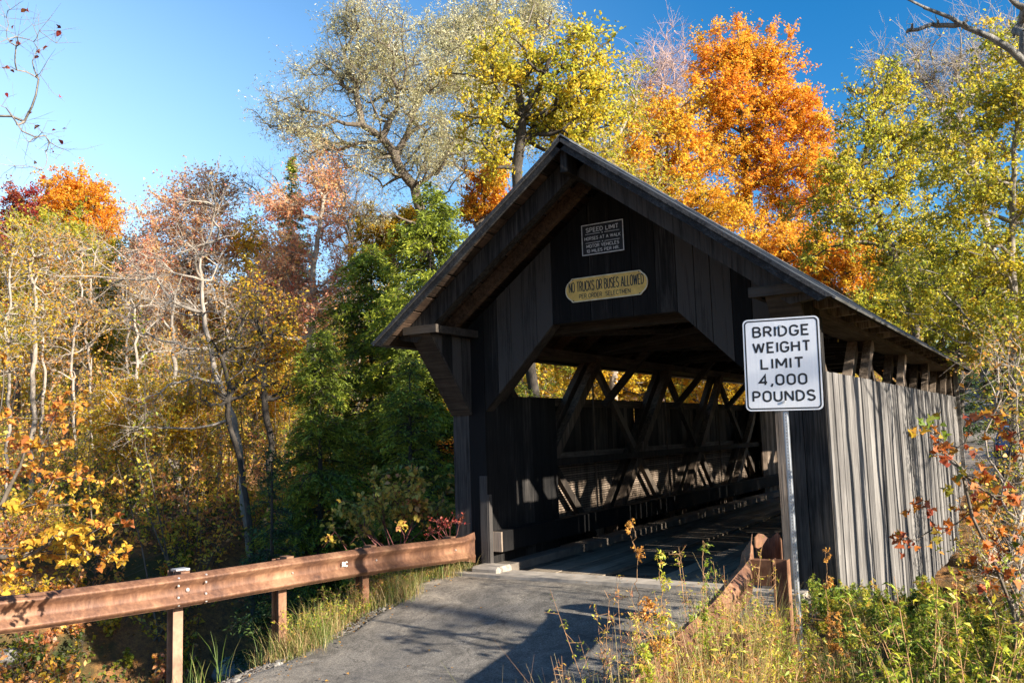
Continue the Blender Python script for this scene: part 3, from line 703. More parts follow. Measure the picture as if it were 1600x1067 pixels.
# sticker letters on the rail
p, t_ = at_s(math.dist(Lc[0], Lc[1])+math.dist(Lc[1], Lc[2])+.45); nx = np.array([-t_[1], t_[0], 0.]); nx = nx*np.sign(nx[0]); nx /= np.linalg.norm(nx)
dirn = -t_
stk = lambda u, v, n_: tuple(p+nx*(.03+abs(v)*.22+n_)+dirn*u+np.array([0, 0, v+.01]))
M_wpaint = simple('white_paint', (.7, .68, .62), .7, 0, .1)
letters('painted_letters', [('RC', 0, 0, .085, .06, .012)], M_wpaint, rb1, stk)

gr = empty('guard_rail', (2.5, -3, -.3), 'bent rusty guard rail seen from behind in the weeds on the right of the road', 'guard rail')
Rc = [tuple(W(1178, 868, 8.1)), (2.30, -2.4, .53), (2.38, -3.6, .38), (2.46, -5.0, .25), (2.55, -6.4, .12), (2.7, -8.0, .0)]
RP = railpath(Rc, .1, True, 5); rp = np.array(RP)
link('rail_beam', rail_mesh(RP, -1), M_rust, gr)
tz = np.array(Rc[0])
# flared terminal shell at the bridge end
mb = MB()
V = []; nn = 11
for i in range(nn):
    a_ = R_(-70+150*i/(nn-1)); V.append((tz[0]+.13*math.sin(a_)+.12, tz[1]+.30*math.cos(a_)-.02))
vs = [(x, y, tz[2]-.19-.02*math.sin(i)) for i, (x, y) in enumerate(V)]+[(x, y, tz[2]+.16+.03*math.sin(i*1.3)) for i, (x, y) in enumerate(V)]
ins = [(x-.006, y-.004, z) for x, y, z in vs]
mb.add(vs, [(i, i+1, nn+i+1, nn+i) for i in range(nn-1)]); mb.add(ins, [(i, i+1, nn+i+1, nn+i) for i in range(nn-1)])
me = bpy.data.meshes.new('terminal_shell'); me.from_pydata(mb.v, [], mb.f); link('terminal_shell', me, M_rust, gr)
for k, s in enumerate([.35, 2.2, 3.9, 5.6]):
    i = min(int(s/.1), len(RP)-2); p = rp[i, :3]; x = p[0]+.26
    zr_ = float(ground(np.array([x]), np.array([p[1]]))[0])
    ps = ipost(x, p[1], zr_-.3, p[2]+(.06, .04, .02, 0)[k], gr, M_rust, w_=.10, d_=.13)
    mb = MB(); mb.box((p[0]+.01, p[1]-.05, p[2]-.17), (x-.075, p[1]+.05, p[2]+(.05, .03, .0, 0)[k])); mb.build('blockout', M_rust, ps)
    
# ------------------------------------------------------------------ vegetation engine
def unit(v): return v/np.maximum(np.linalg.norm(v, axis=-1, keepdims=True), 1e-9)
def frustums(A, B, ra, rb, k):
    """tapered tubes for N edges"""
    d = unit(B-A); ref = np.where(np.abs(d[:, 2:3]) < .9, np.array([[0, 0, 1.]]), np.array([[1., 0, 0]]))
    a = unit(np.cross(d, ref)); b = np.cross(d, a); th = 2*np.pi*np.arange(k)/k
    c, s = np.cos(th)[None, :, None], np.sin(th)[None, :, None]
    off = a[:, None]*c+b[:, None]*s
    V = np.concatenate([A[:, None]+off*ra[:, None, None], B[:, None]+off*rb[:, None, None]], 1).reshape(-1, 3)
    n = len(A); base = (np.arange(n)*2*k)[:, None, None]; j = np.arange(k)
    F = np.stack([j, (j+1) % k, k+(j+1) % k, k+j], -1)[None]+base
    return V, F.reshape(-1, 4)
def join(parts):
    Vs, Fs, o = [], [], 0
    for V, F in parts: Vs.append(V); Fs.append(F+o); o += len(V)
    return np.concatenate(Vs), np.concatenate(Fs)
LEAF = {'kite': np.array([(0, -.5), (.28, -.02), (0, .5), (-.28, -.02)]),
        'slim': np.array([(0, -.5), (.13, 0), (0, .5), (-.13, 0)]),
        'beech': np.array([(0, -.5), (.25, -.28), (.31, .05), (.15, .36), (0, .52), (-.15, .36), (-.31, .05), (-.25, -.28)]),
        'maple': np.array([(0, -.42), (.32, -.40), (.22, -.16), (.52, .08), (.24, .14), (.20, .34), (0, .56), (-.20, .34), (-.24, .14), (-.52, .08), (-.22, -.16), (-.32, -.40)])}
def leaves(C, size, rr, shape='kite', droop=.3, flat=.5, dirs=None):
    n = len(C); t = LEAF[shape]; k = len(t)
    N = rr.normal(size=(n, 3)); N[:, 2] = np.abs(N[:, 2])+flat; N = unit(N)
    T = rr.normal(size=(n, 3)); T[:, 2] -= droop*1.5
    if dirs is not None: T = T*.6+dirs*1.6
    T = unit(T-N*(T*N).sum(1, keepdims=True)); S = np.cross(T, N)
    sz = (size*rr.uniform(.6, 1.3, n))[:, None, None]
    V = C[:, None]+sz*(S[:, None]*t[None, :, 0:1]+T[:, None]*t[None, :, 1:2]+N[:, None]*((t[None, :, 0:1]**2)*1.6-(t[None, :, 1:2]**2)*.5))
    F = (np.arange(n)*k)[:, None]+np.arange(k)[None]
    return V.reshape(-1, 3), F, k
def grow(trunk, attr, bf=.5, up=.0):
    """spanning growth from the trunk nodes to the attractors; returns nodes, parent, weights"""
    T = len(trunk); N = len(attr); P = np.concatenate([trunk, attr]); par = np.full(T+N, -1); pl = np.zeros(T+N)
    for i in range(1, T): par[i] = i-1; pl[i] = pl[i-1]+np.linalg.norm(trunk[i]-trunk[i-1])*.35
    order = list(range(T)); inn = np.zeros(T+N, bool); inn[:T] = True
    D = np.linalg.norm(attr[:, None]-trunk[None], axis=2)
    rise = (trunk[None, :, 2]-attr[:, None, 2])                 # penalise limbs that would have to hang down
    cost = D+bf*pl[None, :T]+up*np.clip(rise, 0, 99)
    bi = cost.argmin(1); bc = cost[np.arange(N), bi]
    done = np.zeros(N, bool)
    for _ in range(N):
        i = int(np.where(done, 1e9, bc).argmin()); g = T+i; par[g] = bi[i]; pl[g] = pl[bi[i]]+np.linalg.norm(P[g]-P[bi[i]]); done[i] = True; order.append(g)
        c = np.linalg.norm(attr-P[g], axis=1)+bf*pl[g]+up*np.clip(P[g, 2]-attr[:, 2], 0, 99)
        m_ = c < bc; bc = np.where(m_, c, bc); bi = np.where(m_, g, bi)
    w_ = np.ones(T+N)
    for g in order[::-1]:
        if par[g] >= 0: w_[par[g]] += w_[g]
    return P, par, w_, T
def edges_curved(P, par, rad, rr, seg=3, wig=.09):
    g = np.arange(len(P))[par >= 0]; A = P[par[g]]; B = P[g]; ra = rad[par[g]]; rb = rad[g]; ra = np.minimum(ra, rb*1.7+.006)
    ln = np.linalg.norm(B-A, axis=1, keepdims=True); pts = [A]
    o1 = rr.normal(size=A.shape)*ln*wig*np.clip(.03/np.maximum(rb, .001), .22, 1)[:, None]; o1[:, 2] -= ln[:, 0]*.03
    for s in range(1, seg):
        t = s/seg; pts.append(A*(1-t)+B*t+o1*math.sin(math.pi*t)+rr.normal(size=A.shape)*ln*wig*.25*np.clip(.03/np.maximum(rb, .001), .15, 1)[:, None])
    pts.append(B); As, Bs, r0, r1 = [], [], [], []
    for s in range(seg):
        As.append(pts[s]); Bs.append(pts[s+1]+unit(pts[s+1]-pts[s])*.2*rb[:, None]); t0, t1 = s/seg, (s+1)/seg; r0.append(ra*(1-t0)+rb*t0); r1.append(ra*(1-t1)+rb*t1)
    return np.concatenate(As), np.concatenate(Bs), np.concatenate(r0), np.concatenate(r1)
def wood_mesh(A, B, ra, rb):
    big = np.maximum(ra, rb) > .06; mid = (~big) & (np.maximum(ra, rb) > .018); sm = ~(big | mid); parts = []
    for m_, k in ((big, 9), (mid, 5), (sm, 3)):
        if m_.any(): parts.append(frustums(A[m_], B[m_], ra[m_], rb[m_], k))
    return join(parts)
def tree(name, label, cat, d, trunk, blobs, mat, bmat, r0=.2, n=200, q=8, tl=.9, tw=6, ls=.14, shape='kite', dz=None, bf=.45, seed=0, hue=(.0, 1.0), hjit=.16, group=None, flat=.5, droop=.3, wpos=None,
         up=.3, twr=.008, wig=.09, gap=.0, squash=1.0, pos=None, bare=0.0, base_drop=.3, huegrad=None, trunk_n=.7, pw=.46, leafname='crown', spread=.10, sub=0):
    """one tree: trunk polyline and crown masses given as bearings (photo pixels) at distance d"""
    rr = np.random.default_rng(seed*101+17)
    if d > 15 and q > 2: q = int(q*1.55); ls = ls*.82; spread = .075
    Tk = [W(px, py, d+(t_[2] if len(t_) > 2 else 0)) for t_ in trunk for px, py in [t_[:2]]]
    if wpos:
        wx, wy, wH, wR, w0 = wpos; gz_ = float(ground(np.array([wx]), np.array([wy]))[0]); lx, ly = rr.uniform(-.06, .06, 2)*wH
        Tk = [np.array([wx, wy, gz_]), np.array([wx+lx*.4, wy+ly*.4, gz_+wH*.5]), np.array([wx+lx, wy+ly, gz_+wH*.9])]
    g0 = Tk[0].copy(); g0[2] = float(ground(np.array([g0[0]]), np.array([g0[1]]))[0])-base_drop
    if Tk[0][2] > g0[2]+.3: Tk = [g0]+Tk
    Tk = np.array(Tk); s = np.r_[0, np.cumsum(np.linalg.norm(np.diff(Tk, axis=0), axis=1))]; m_ = max(4, int(s[-1]/trunk_n)); t = np.linspace(0, s[-1], m_)
    Tn = np.stack([np.interp(t, s, Tk[:, j]) for j in range(3)], 1); Tn[1:] += rr.normal(size=Tn[1:].shape)*.035*min(1, s[-1]/10)
    area = np.array([b[2]*b[3]*(b[4] if len(b) > 4 else 1) for b in blobs], float); cnt = np.maximum(3, (n*area/area.sum()).astype(int))
    At, Hb = [], []
    for b, c in zip(blobs, cnt):
        u = unit(rr.normal(size=(c, 3)))*(rr.uniform(size=(c, 1))**(.62 if d > 15 else .45))
        k = d/FPX*(1.2 if d > 15 else 1); rx, ry = b[2]*k, b[3]*k; rzd = dz if dz else min(max(rx, ry)*squash, 3.2)
        dep = (b[5] if len(b) > 5 and b[5] is not None else rr.uniform(-.5, .5)*rzd)
        cen = W(b[0], b[1], d+dep)
        At.append(cen+u[:, 0:1]*rx*CR+u[:, 1:2]*rzd*np.array([CF[0], CF[1], 0])+u[:, 2:3]*ry*np.array([0, 0, 1.])); Hb.append(np.full(c, b[6] if len(b) > 6 and b[6] is not None else .5))
    if wpos:
        u = unit(rr.normal(size=(n, 3)))*(rr.uniform(size=(n, 1))**.45); zc = gz_+wH*(w0+1)/2; rzz = wH*(1-w0)/2
        At = [np.array([wx+lx*.7, wy+ly*.7, zc])+u*np.array([wR, wR, rzz])]; Hb = [np.full(n, .5)]
    At = np.concatenate(At); Hb = np.concatenate(Hb)
    gz = ground(At[:, 0], At[:, 1]); At[:, 2] = np.maximum(At[:, 2], gz+.4)
    P, par, wt, T = grow(Tn, At, bf, up)
    rad = r0*(wt/wt[0])**pw; rad = np.maximum(rad, twr*1.3); rad[:T] = np.maximum(rad[:T]*.8, r0*np.linspace(1, .2, T)); rad[0] *= 1.35
    A, B, ra, rb = edges_curved(P, par, rad, rr, wig=wig)
    # twigs
    nA = len(At); src = np.repeat(np.arange(nA), tw); S0 = At[src]; pd = unit(At-P[par[T:]])[src]
    dr = unit(pd*.55+rr.normal(size=(len(src), 3))*.75+np.array([0, 0, .18])); ln = tl*rr.uniform(.4, 1.15, len(src))[:, None]
    mid = S0+dr*ln*.5+rr.normal(size=dr.shape)*ln*.06; end = mid+unit(dr+rr.normal(size=dr.shape)*.25+np.array([0, 0, -droop*.4]))*ln*.5
    r1 = np.full(len(src), twr)
    tA = [S0, mid]; tB = [mid, end]; tr0 = [r1, r1*.7]; tr1 = [r1*.7, r1*.3]
    if sub:
        s2 = np.repeat(np.arange(len(src)), sub); tt = rr.uniform(.2, .95, (len(s2), 1)); p0 = S0[s2]*(1-tt)+end[s2]*tt
        d2 = unit(dr[s2]*.8+rr.normal(size=(len(s2), 3))*.6+np.array([0, 0, .25])); p1 = p0+d2*tl*rr.uniform(.2, .5, (len(s2), 1)); tA.append(p0); tB.append(p1); tr0.append(np.full(len(s2), twr*.6)); tr1.append(np.full(len(s2), twr*.25))
    A2 = np.concatenate([A]+tA); B2 = np.concatenate([B]+tB); R0 = np.concatenate([ra]+tr0); R1 = np.concatenate([rb]+tr1)
    V, F = wood_mesh(A2, B2, R0, R1)
    root = empty(name, tuple(Tn[0]+np.array([0, 0, base_drop])), label, cat, group)
    link('trunk', mesh_np('trunk', V, F, smooth=True), bmat, root)
    if q > 0:
        keep = np.ones(nA, bool)
        if bare > 0: keep = rr.uniform(size=nA) > bare
        tk = keep[src]; ts = np.arange(len(src))[tk]; lt = np.repeat(ts, q); u = rr.uniform(.1, 1.05, (len(lt), 1))
        C = np.where(u < .5, S0[lt]+(mid[lt]-S0[lt])*u*2, mid[lt]+(end[lt]-mid[lt])*(u*2-1))+rr.normal(size=(len(lt), 3))*spread*tl
        if gap > 0: C = C[rr.uniform(size=len(C)) > gap]
        ah = hue[0]+(hue[1]-hue[0])*np.clip(rr.normal(.5, .22, nA)+(Hb-.5), 0, 1)
        h = ah[src[lt]][:len(C)] if gap == 0 else rr.choice(ah, len(C))
        if huegrad: zz = (C[:, 2]-At[:, 2].min())/max(.1, np.ptp(At[:, 2])); h = h+huegrad*(zz-.5)
        h = np.clip(h+rr.normal(0, hjit, len(C)), .01, .99)
        V, F, k = leaves(C, ls, rr, shape, droop, flat)
        link(leafname, mesh_np(leafname, V, F, np.repeat(h, k)), mat, root)
    return root
# foliage colours: real hue differences between leaves
L_org = leafmat('orange_leaves', [(0, (.80, .62, .06)), (.3, (.92, .55, .05)), (.65, (.92, .40, .035)), (1, (.80, .25, .03))], .6)
L_gold = leafmat('golden_leaves', [(0, (.32, .34, .04)), (.35, (.74, .54, .04)), (.7, (.86, .52, .03)), (1, (.84, .36, .03))], .6)
L_yg = leafmat('yellow_green_leaves', [(0, (.12, .18, .025)), (.35, (.36, .40, .04)), (.7, (.66, .58, .05)), (1, (.82, .56, .04))], .6)
L_wil = leafmat('silvery_willow_leaves', [(0, (.32, .32, .13)), (.5, (.60, .56, .30)), (1, (.82, .78, .55))], .45)
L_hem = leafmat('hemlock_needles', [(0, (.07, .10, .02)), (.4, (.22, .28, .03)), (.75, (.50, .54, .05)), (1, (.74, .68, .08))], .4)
L_dark = leafmat('dark_conifer_needles', [(0, (.02, .045, .015)), (.5, (.06, .11, .025)), (1, (.15, .22, .04))], .25)
L_pink = leafmat('pink_red_leaves', [(0, (.92, .68, .28)), (.4, (.90, .52, .27)), (.8, (.85, .36, .24)), (1, (.75, .18, .13))], .6)
L_brown = leafmat('rusty_leaves', [(0, (.28, .13, .04)), (.4, (.50, .24, .05)), (.7, (.72, .34, .06)), (1, (.80, .46, .09))], .4)
L_red = leafmat('crimson_leaves', [(0, (.45, .15, .05)), (.5, (.40, .05, .035)), (1, (.25, .02, .03))], .4)
L_mix = leafmat('mixed_autumn_leaves', [(0, (.07, .12, .02)), (.22, (.32, .40, .04)), (.42, (.78, .66, .06)), (.62, (.92, .60, .06)), (.8, (.92, .44, .12)), (1, (.70, .30, .15))], .6)

A_ = 'autumn tree'
# --- the large trees behind the bridge
tree('willow_tree', 'tall silvery willow with leaning dark limbs rising behind the left roof slope', 'tree', 34, [(715, 640), (690, 480), (668, 390), (650, 300), (600, 215, -.5)],
     [(545, 120, 75, 65), (480, 185, 60, 45), (600, 85, 65, 75), (555, 35, 55, 42), (650, 160, 75, 70), (445, 185, 45, 22, .8), (525, 235, 75, 40), (620, 250, 60, 40), (700, 120, 55, 60), (480, 110, 30, 25, .7), (590, 330, 50, 25, .5), (700, 240, 50, 60)],
     L_wil, M_barkmid, r0=.25, n=460, q=10, tw=8, tl=1.1, ls=.15, shape='slim', seed=1, up=.4, gap=0, squash=.8)
tree('willow_tree', 'pale wispy willow behind the roof ridge reaching the top edge of the picture', 'tree', 41, [(800, 640), (780, 400), (770, 250), (775, 150)],
     [(735, 60, 55, 45), (800, 45, 65, 55), (690, 60, 35, 35), (760, 120, 75, 55), (690, 230, 40, 60, .5), (760, 230, 60, 60, .7), (840, 25, 35, 35)], L_wil, M_barkgrey, r0=.26, n=300, q=13, tw=8, tl=1.2, ls=.19, shape='slim', seed=2, up=.4)
tree('ash_tree', 'yellow green tree with large sparse leaves directly behind the roof peak', 'tree', 27, [(835, 640), (812, 360), (805, 260), (815, 180)],
     [(780, 115, 75, 50, 1, None or 0, .6), (860, 105, 85, 50), (900, 160, 60, 60), (840, 195, 80, 45), (913, 65, 28, 38), (755, 190, 45, 55, .8), (930, 130, 40, 60), (770, 260, 50, 40, .5), (880, 250, 40, 50, .5)],
     L_yg, M_barkdark, r0=.22, n=170, q=9, tw=6, tl=.85, ls=.16, seed=3, hue=(.45, 1), flat=.2)
tree('ash_tree', 'olive yellow tree with pale branches just right of the roof peak', 'tree', 32, [(960, 640), (955, 330), (950, 230)],
     [(915, 230, 50, 50), (965, 190, 40, 55), (950, 260, 50, 40), (985, 150, 25, 45, .5), (880, 190, 40, 40), (1000, 300, 60, 40)], L_yg, M_barkpale, r0=.2, n=150, q=6, tw=7, tl=1.0, ls=.15, seed=4, hue=(.3, 1), sub=1)
tree('bare_tree', 'leafless pinkish grey twiggy tree top between the ash and the orange maples', 'tree', 44, [(1035, 640), (1030, 250), (1028, 150)],
     [(1040, 100, 26, 55), (1008, 140, 32, 45), (1060, 150, 20, 50), (1020, 200, 40, 40)], L_pink, simple('pinkish_twigs', (.42, .30, .27), .9), r0=.15, n=130, q=1, tw=7, tl=1.3, ls=.10, seed=5, up=.6, sub=3, twr=.012, gap=.4)
tree('maple_tree', 'tall bright orange maple standing highest to the right of the bridge roof', 'tree', 38, [(1185, 680), (1175, 420), (1166, 260), (1150, 130)],
     [(1140, 85, 50, 42), (1195, 100, 50, 42), (1120, 140, 42, 45), (1180, 165, 75, 50), (1240, 195, 50, 45), (1120, 220, 42, 45, .8), (1180, 250, 60, 40), (1250, 265, 62, 42), (1150, 320, 50, 45, .5), (1225, 330, 65, 35, .7), (1285, 310, 32, 30, .8), (1190, 395, 60, 40, .55), (1262, 385, 50, 35, .6), (1215, 470, 60, 30, .8)],
     L_org, M_barkmid, r0=.26, n=460, q=17, tw=7, tl=.9, ls=.15, seed=6, up=.6, squash=.9, hue=(.15, .8))
tree('maple_tree', 'orange and yellow maple low behind the right roof slope, left of the tallest maple', 'tree', 34, [(1085, 660), (1070, 420), (1050, 300)],
     [(1020, 195, 42, 38), (1062, 200, 38, 42), (1005, 265, 52, 40, 1, 0, .4), (1068, 270, 55, 50), (1110, 335, 50, 40, 1, 0, .3), (1060, 340, 50, 30, 1, 0, .2), (990, 230, 25, 45), (1130, 400, 50, 40, 1, 0, .2)],
     L_org, M_barkmid, r0=.22, n=260, q=10, tw=7, tl=.85, ls=.16, seed=7, hue=(.0, .7))
tree('maple_tree', 'low orange maple showing just above the eave on the right side of the roof', 'tree', 31, [(1330, 660), (1315, 500)],
     [(1245, 385, 50, 32), (1310, 405, 60, 35), (1275, 430, 60, 30), (1370, 440, 45, 28), (1395, 475, 42, 28), (1340, 470, 50, 25), (1200, 400, 40, 25, .7)], L_org, M_barkmid, r0=.2, n=230, q=10, tw=7, tl=.7, ls=.15, seed=8, hue=(.1, .8))
tree('aspen_tree', 'yellow green tree with thin upright crown between orange maple and right edge', 'tree', 24, [(1425, 760), (1430, 520), (1415, 430), (1370, 340), (1345, 260)],
     [(1385, 145, 45, 38), (1355, 215, 50, 42), (1315, 275, 50, 38), (1395, 285, 55, 42), (1335, 350, 62, 38), (1420, 215, 42, 55), (1275, 380, 40, 28, .7), (1425, 370, 55, 50), (1265, 320, 25, 25, .5), (1380, 420, 40, 30)],
     L_yg, M_barkmid, r0=.14, n=290, q=9, tw=6, tl=.6, ls=.115, seed=9, hue=(.25, .95), flat=.2)
tree('ash_tree', 'large spreading tree with gold and green leaves filling the right edge', 'tree', 18, [(1592, 900), (1585, 600), (1580, 300), (1583, 120)],
     [(1550, 190, 60, 60), (1610, 140, 70, 80), (1515, 290, 62, 52), (1590, 320, 75, 62), (1490, 385, 62, 48), (1560, 430, 75, 52), (1450, 470, 55, 42), (1520, 520, 60, 42), (1600, 520, 60, 50), (1480, 240, 50, 50, .5), (1590, 60, 50, 50, .4), (1470, 150, 40, 50, .25), (1420, 420, 40, 35, .6)],
     L_yg, M_barkgrey, r0=.11, n=430, q=9, tw=6, tl=.50, ls=.10, seed=10, hue=(.2, .98), twr=.005, wig=.06, flat=.2)
tree('birch_tree', 'leafless grey branched tree behind the large right tree near the top edge', 'tree', 26, [(1640, 760), (1560, 420), (1510, 220)],
     [(1450, 130, 50, 60), (1510, 110, 50, 60), (1480, 220, 60, 50), (1560, 70, 40, 40), (1400, 110, 35, 30)], L_yg, M_barkpale, r0=.16, n=170, q=1, tw=6, tl=1.1, ls=.1, seed=11, sub=3, twr=.008, gap=.5)
tree('aspen_tree', 'yellow green bushy tree just above the far end of the bridge roof', 'tree', 27, [(1440, 700), (1450, 560)],
     [(1440, 430, 60, 45), (1400, 490, 55, 35), (1475, 500, 60, 45), (1530, 470, 50, 60), (1570, 540, 50, 40), (1350, 500, 40, 30)], L_yg, M_barkdark, r0=.18, n=260, q=10, tw=6, tl=.7, ls=.13, seed=12, hue=(.15, .9))
tree('maple_tree', 'dark trunked tree with few leaves right behind the far end of the bridge', 'tree', 21.5, [(1610, 800), (1585, 640), (1530, 520), (1470, 450)],
     [(1500, 430, 60, 40), (1560, 500, 60, 50), (1590, 420, 50, 60), (1590, 590, 50, 50)], L_yg, M_barkdark, r0=.17, n=120, q=6, tw=6, tl=.7, ls=.12, seed=13, hue=(.0, .7))
# --- left side wood, far to near
tree('maple_tree', 'orange topped maple standing highest at the far left edge of the wood', 'tree', 56, [(130, 760), (125, 420)],
     [(120, 300, 42, 24), (85, 325, 30, 25), (150, 325, 30, 25), (165, 365, 25, 28), (110, 350, 50, 30)], L_org, M_barkmid, r0=.25, n=170, q=11, tw=7, tl=1.1, ls=.22, seed=20, hue=(.2, .8))
tree('maple_tree', 'crimson and pink maple at the left picture edge beside the orange maple', 'tree', 51, [(25, 760), (25, 460)],
     [(35, 320, 28, 25), (10, 380, 35, 50), (40, 370, 25, 35), (0, 440, 30, 40)], L_red, M_barkmid, r0=.22, n=150, q=10, tw=7, tl=1.0, ls=.2, seed=21)
tree('birch_tree', 'broad yellow green tree below the orange topped maple', 'tree', 43, [(115, 800), (120, 520)],
     [(80, 370, 55, 38), (145, 400, 50, 40), (60, 440, 55, 42), (125, 470, 70, 45), (180, 450, 42, 45), (90, 530, 60, 40), (160, 540, 50, 40)], L_yg, M_barkpale, r0=.2, n=320, q=11, tw=7, tl=1.0, ls=.19, seed=22, hue=(.3, .9))
tree('maple_tree', 'half bare tree with thin pink and orange leaves left of centre', 'tree', 38, [(315, 820), (312, 520), (318, 380)],
     [(270, 350, 42, 38), (310, 305, 35, 32), (340, 365, 42, 45), (240, 415, 42, 42), (300, 425, 60, 42), (215, 385, 30, 25, .6), (350, 300, 22, 38, .5), (260, 480, 60, 40), (330, 490, 50, 40)], L_pink, M_barkpale, r0=.24, n=300, q=7, tw=7, tl=1.15, ls=.17, seed=23, hue=(.0, .8), sub=1, twr=.010)
tree('maple_tree', 'golden orange tree between the pink tree and the spruce', 'tree', 36, [(400, 820), (400, 560)],
     [(388, 385, 32, 35), (412, 450, 45, 55), (370, 500, 50, 52), (425, 540, 45, 45), (370, 580, 60, 50), (440, 620, 40, 40)], L_gold, M_barkmid, r0=.2, n=260, q=9, tw=7, tl=.85, ls=.16, seed=24, hue=(.2, .95))
tree('maple_tree', 'half bare tree with pink red leaves and a grey trunk standing before the spruce', 'tree', 33, [(492, 860), (486, 560), (490, 400), (505, 310)],
     [(440, 330, 30, 28), (500, 285, 30, 38), (455, 400, 36, 32), (520, 350, 22, 45, .5), (440, 450, 50, 40), (500, 480, 45, 38), (420, 490, 40, 30, .7), (530, 430, 25, 45, .5)], L_pink, M_barkpale, r0=.2, n=250, q=7, tw=7, tl=1.0, ls=.14, seed=25, hue=(.1, .9), sub=1, twr=.009)
tree('birch_tree', 'fine bare grey tree whose twigs stand against the sky left of the willow', 'tree', 40, [(545, 820), (550, 520), (548, 380)],
     [(550, 330, 30, 60), (520, 300, 22, 40), (400, 300, 30, 40, .5), (570, 380, 30, 50), (545, 450, 40, 50)], L_pink, M_barkgrey, r0=.16, n=130, q=1, tw=7, tl=1.2, ls=.1, seed=26, sub=3, gap=.5, twr=.009)
tree('maple_tree', 'small gold tree with yellow leaves low in the left wood beside the snag', 'tree', 23, [(285, 860), (282, 760), (270, 680)],
     [(230, 622, 60, 26), (205, 690, 60, 22), (275, 650, 60, 36), (330, 598, 45, 32), (300, 700, 50, 25, .7), (170, 650, 30, 25)], L_gold, M_barkpale, r0=.11, n=220, q=10, tw=6, tl=.5, ls=.10, seed=27, hue=(.25, .8), dz=1.6)
tree('maple_tree', 'orange tree in the shade of the bridge behind its left corner post', 'tree', 24, [(660, 880), (665, 720)],
     [(680, 660, 50, 35), (640, 690, 50, 30), (700, 700, 40, 40)], L_org, M_barkdark, r0=.1, n=120, q=9, tw=6, tl=.5, ls=.11, seed=28)
tree('maple_tree', 'small orange topped tree peeping over the left roof edge below the willow', 'tree', 31, [(770, 640), (765, 420)],
     [(765, 285, 30, 24), (790, 330, 26, 30), (745, 330, 25, 20)], L_org, M_barkmid, r0=.12, n=90, q=11, tw=7, tl=.6, ls=.14, seed=29)
tree('maple_tree', 'small golden domed tree beside the hemlock top, left of the willow trunk', 'tree', 36, [(620, 700), (625, 480)],
     [(610, 350, 50, 16), (640, 345, 30, 14), (600, 385, 55, 30), (645, 385, 40, 30)], L_gold, M_barkmid, r0=.14, n=140, q=11, tw=7, tl=.6, ls=.15, seed=30, hue=(0, .7))
# --- conifers
def conifer(name, label, d, px, top, base_py, rpx, mat, bmat, seed, nb=90, lean=0, ls=.10, sprays=16, per=9, droop=.35, ragged=.3, cat='conifer', shape='slim', low=.02, prof=.75):
    rr = np.random.default_rng(seed); b = W(px, base_py, d); b[2] = float(ground(np.array([b[0]]), np.array([b[1]]))[0])-.3
    t = W(px+lean, top, d); H = t[2]-b[2]; R = rpx*d/FPX
    ax = lambda f: b+(t-b)*f[:, None]
    f = np.sort(low+(1-low)*rr.uniform(0, 1, nb)**.9); an = rr.uniform(0, 2*np.pi, nb); ln = R*((1-f)**prof)*rr.uniform(1-ragged, 1+ragged*.5, nb)+.12
    o = ax(f); dr = np.stack([np.cos(an), np.sin(an), np.zeros(nb)], 1); rise = .25*rr.uniform(.2, 1, nb)
    K = 5; pts = []
    for k in range(K+1):
        u = k/K; p = o+dr*(ln*u)[:, None]; p[:, 2] += ln*(rise*u-droop*u*u)+.02*rr.normal(size=nb); pts.append(p)
    As = [ax(np.linspace(0, .96, 12)[:-1]), *pts[:-1]]; Bs = [ax(np.linspace(0, .96, 12)[1:]), *pts[1:]]
    r0 = [H*.014*(1-np.linspace(0, .96, 12)[:-1])+.012]+[.006+.012*ln*(1-k/K)*.8 for k in range(K)]; r1 = [H*.014*(1-np.linspace(0, .96, 12)[1:])+.01]+[.005+.012*ln*(1-(k+1)/K)*.8 for k in range(K)]
    # sprays: short side shoots along each limb
    bi = np.repeat(np.arange(nb), np.maximum(3, (sprays*ln/R).astype(int))); u = rr.uniform(.12, 1.0, len(bi)); kk = np.clip((u*K).astype(int), 0, K-1); fr_ = u*K-kk; PT = np.stack(pts, 0)
    s0 = PT[kk, bi]*(1-fr_)[:, None]+PT[kk+1, bi]*fr_[:, None]; side = np.stack([-dr[bi, 1], dr[bi, 0], np.zeros(len(bi))], 1)*rr.choice([-1, 1], len(bi))[:, None]
    sd_ = unit(side*.8+dr[bi]*.7+np.stack([np.zeros(len(bi)), np.zeros(len(bi)), rr.uniform(-.45, .15, len(bi))], 1)); sl = (.10+.28*ln[bi]*(1.15-u))*rr.uniform(.6, 1.2, len(bi))
    s1 = s0+sd_*sl[:, None]; s1[:, 2] -= sl*.25
    As.append(s0); Bs.append(s1); r0.append(np.full(len(bi), .005)); r1.append(np.full(len(bi), .002))
    V, F = wood_mesh(np.concatenate(As), np.concatenate(Bs), np.concatenate(r0), np.concatenate(r1))
    root = empty(name, (b[0], b[1], b[2]+.3), label, cat); link('trunk', mesh_np('trunk', V, F, smooth=True), bmat, root)
    li = np.repeat(np.arange(len(bi)), per); v = rr.uniform(0, 1.1, len(li))[:, None]; C = s0[li]*(1-v)+s1[li]*v+rr.normal(size=(len(li), 3))*.035*(1+R*.3)
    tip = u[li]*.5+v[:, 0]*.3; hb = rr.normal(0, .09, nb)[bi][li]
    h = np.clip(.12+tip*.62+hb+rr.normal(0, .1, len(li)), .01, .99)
    V, F, k = leaves(C, ls, rr, shape, .5, .7, dirs=sd_[li]); link('needles', mesh_np('needles', V, F, np.repeat(h, k)), mat, root)
    return root
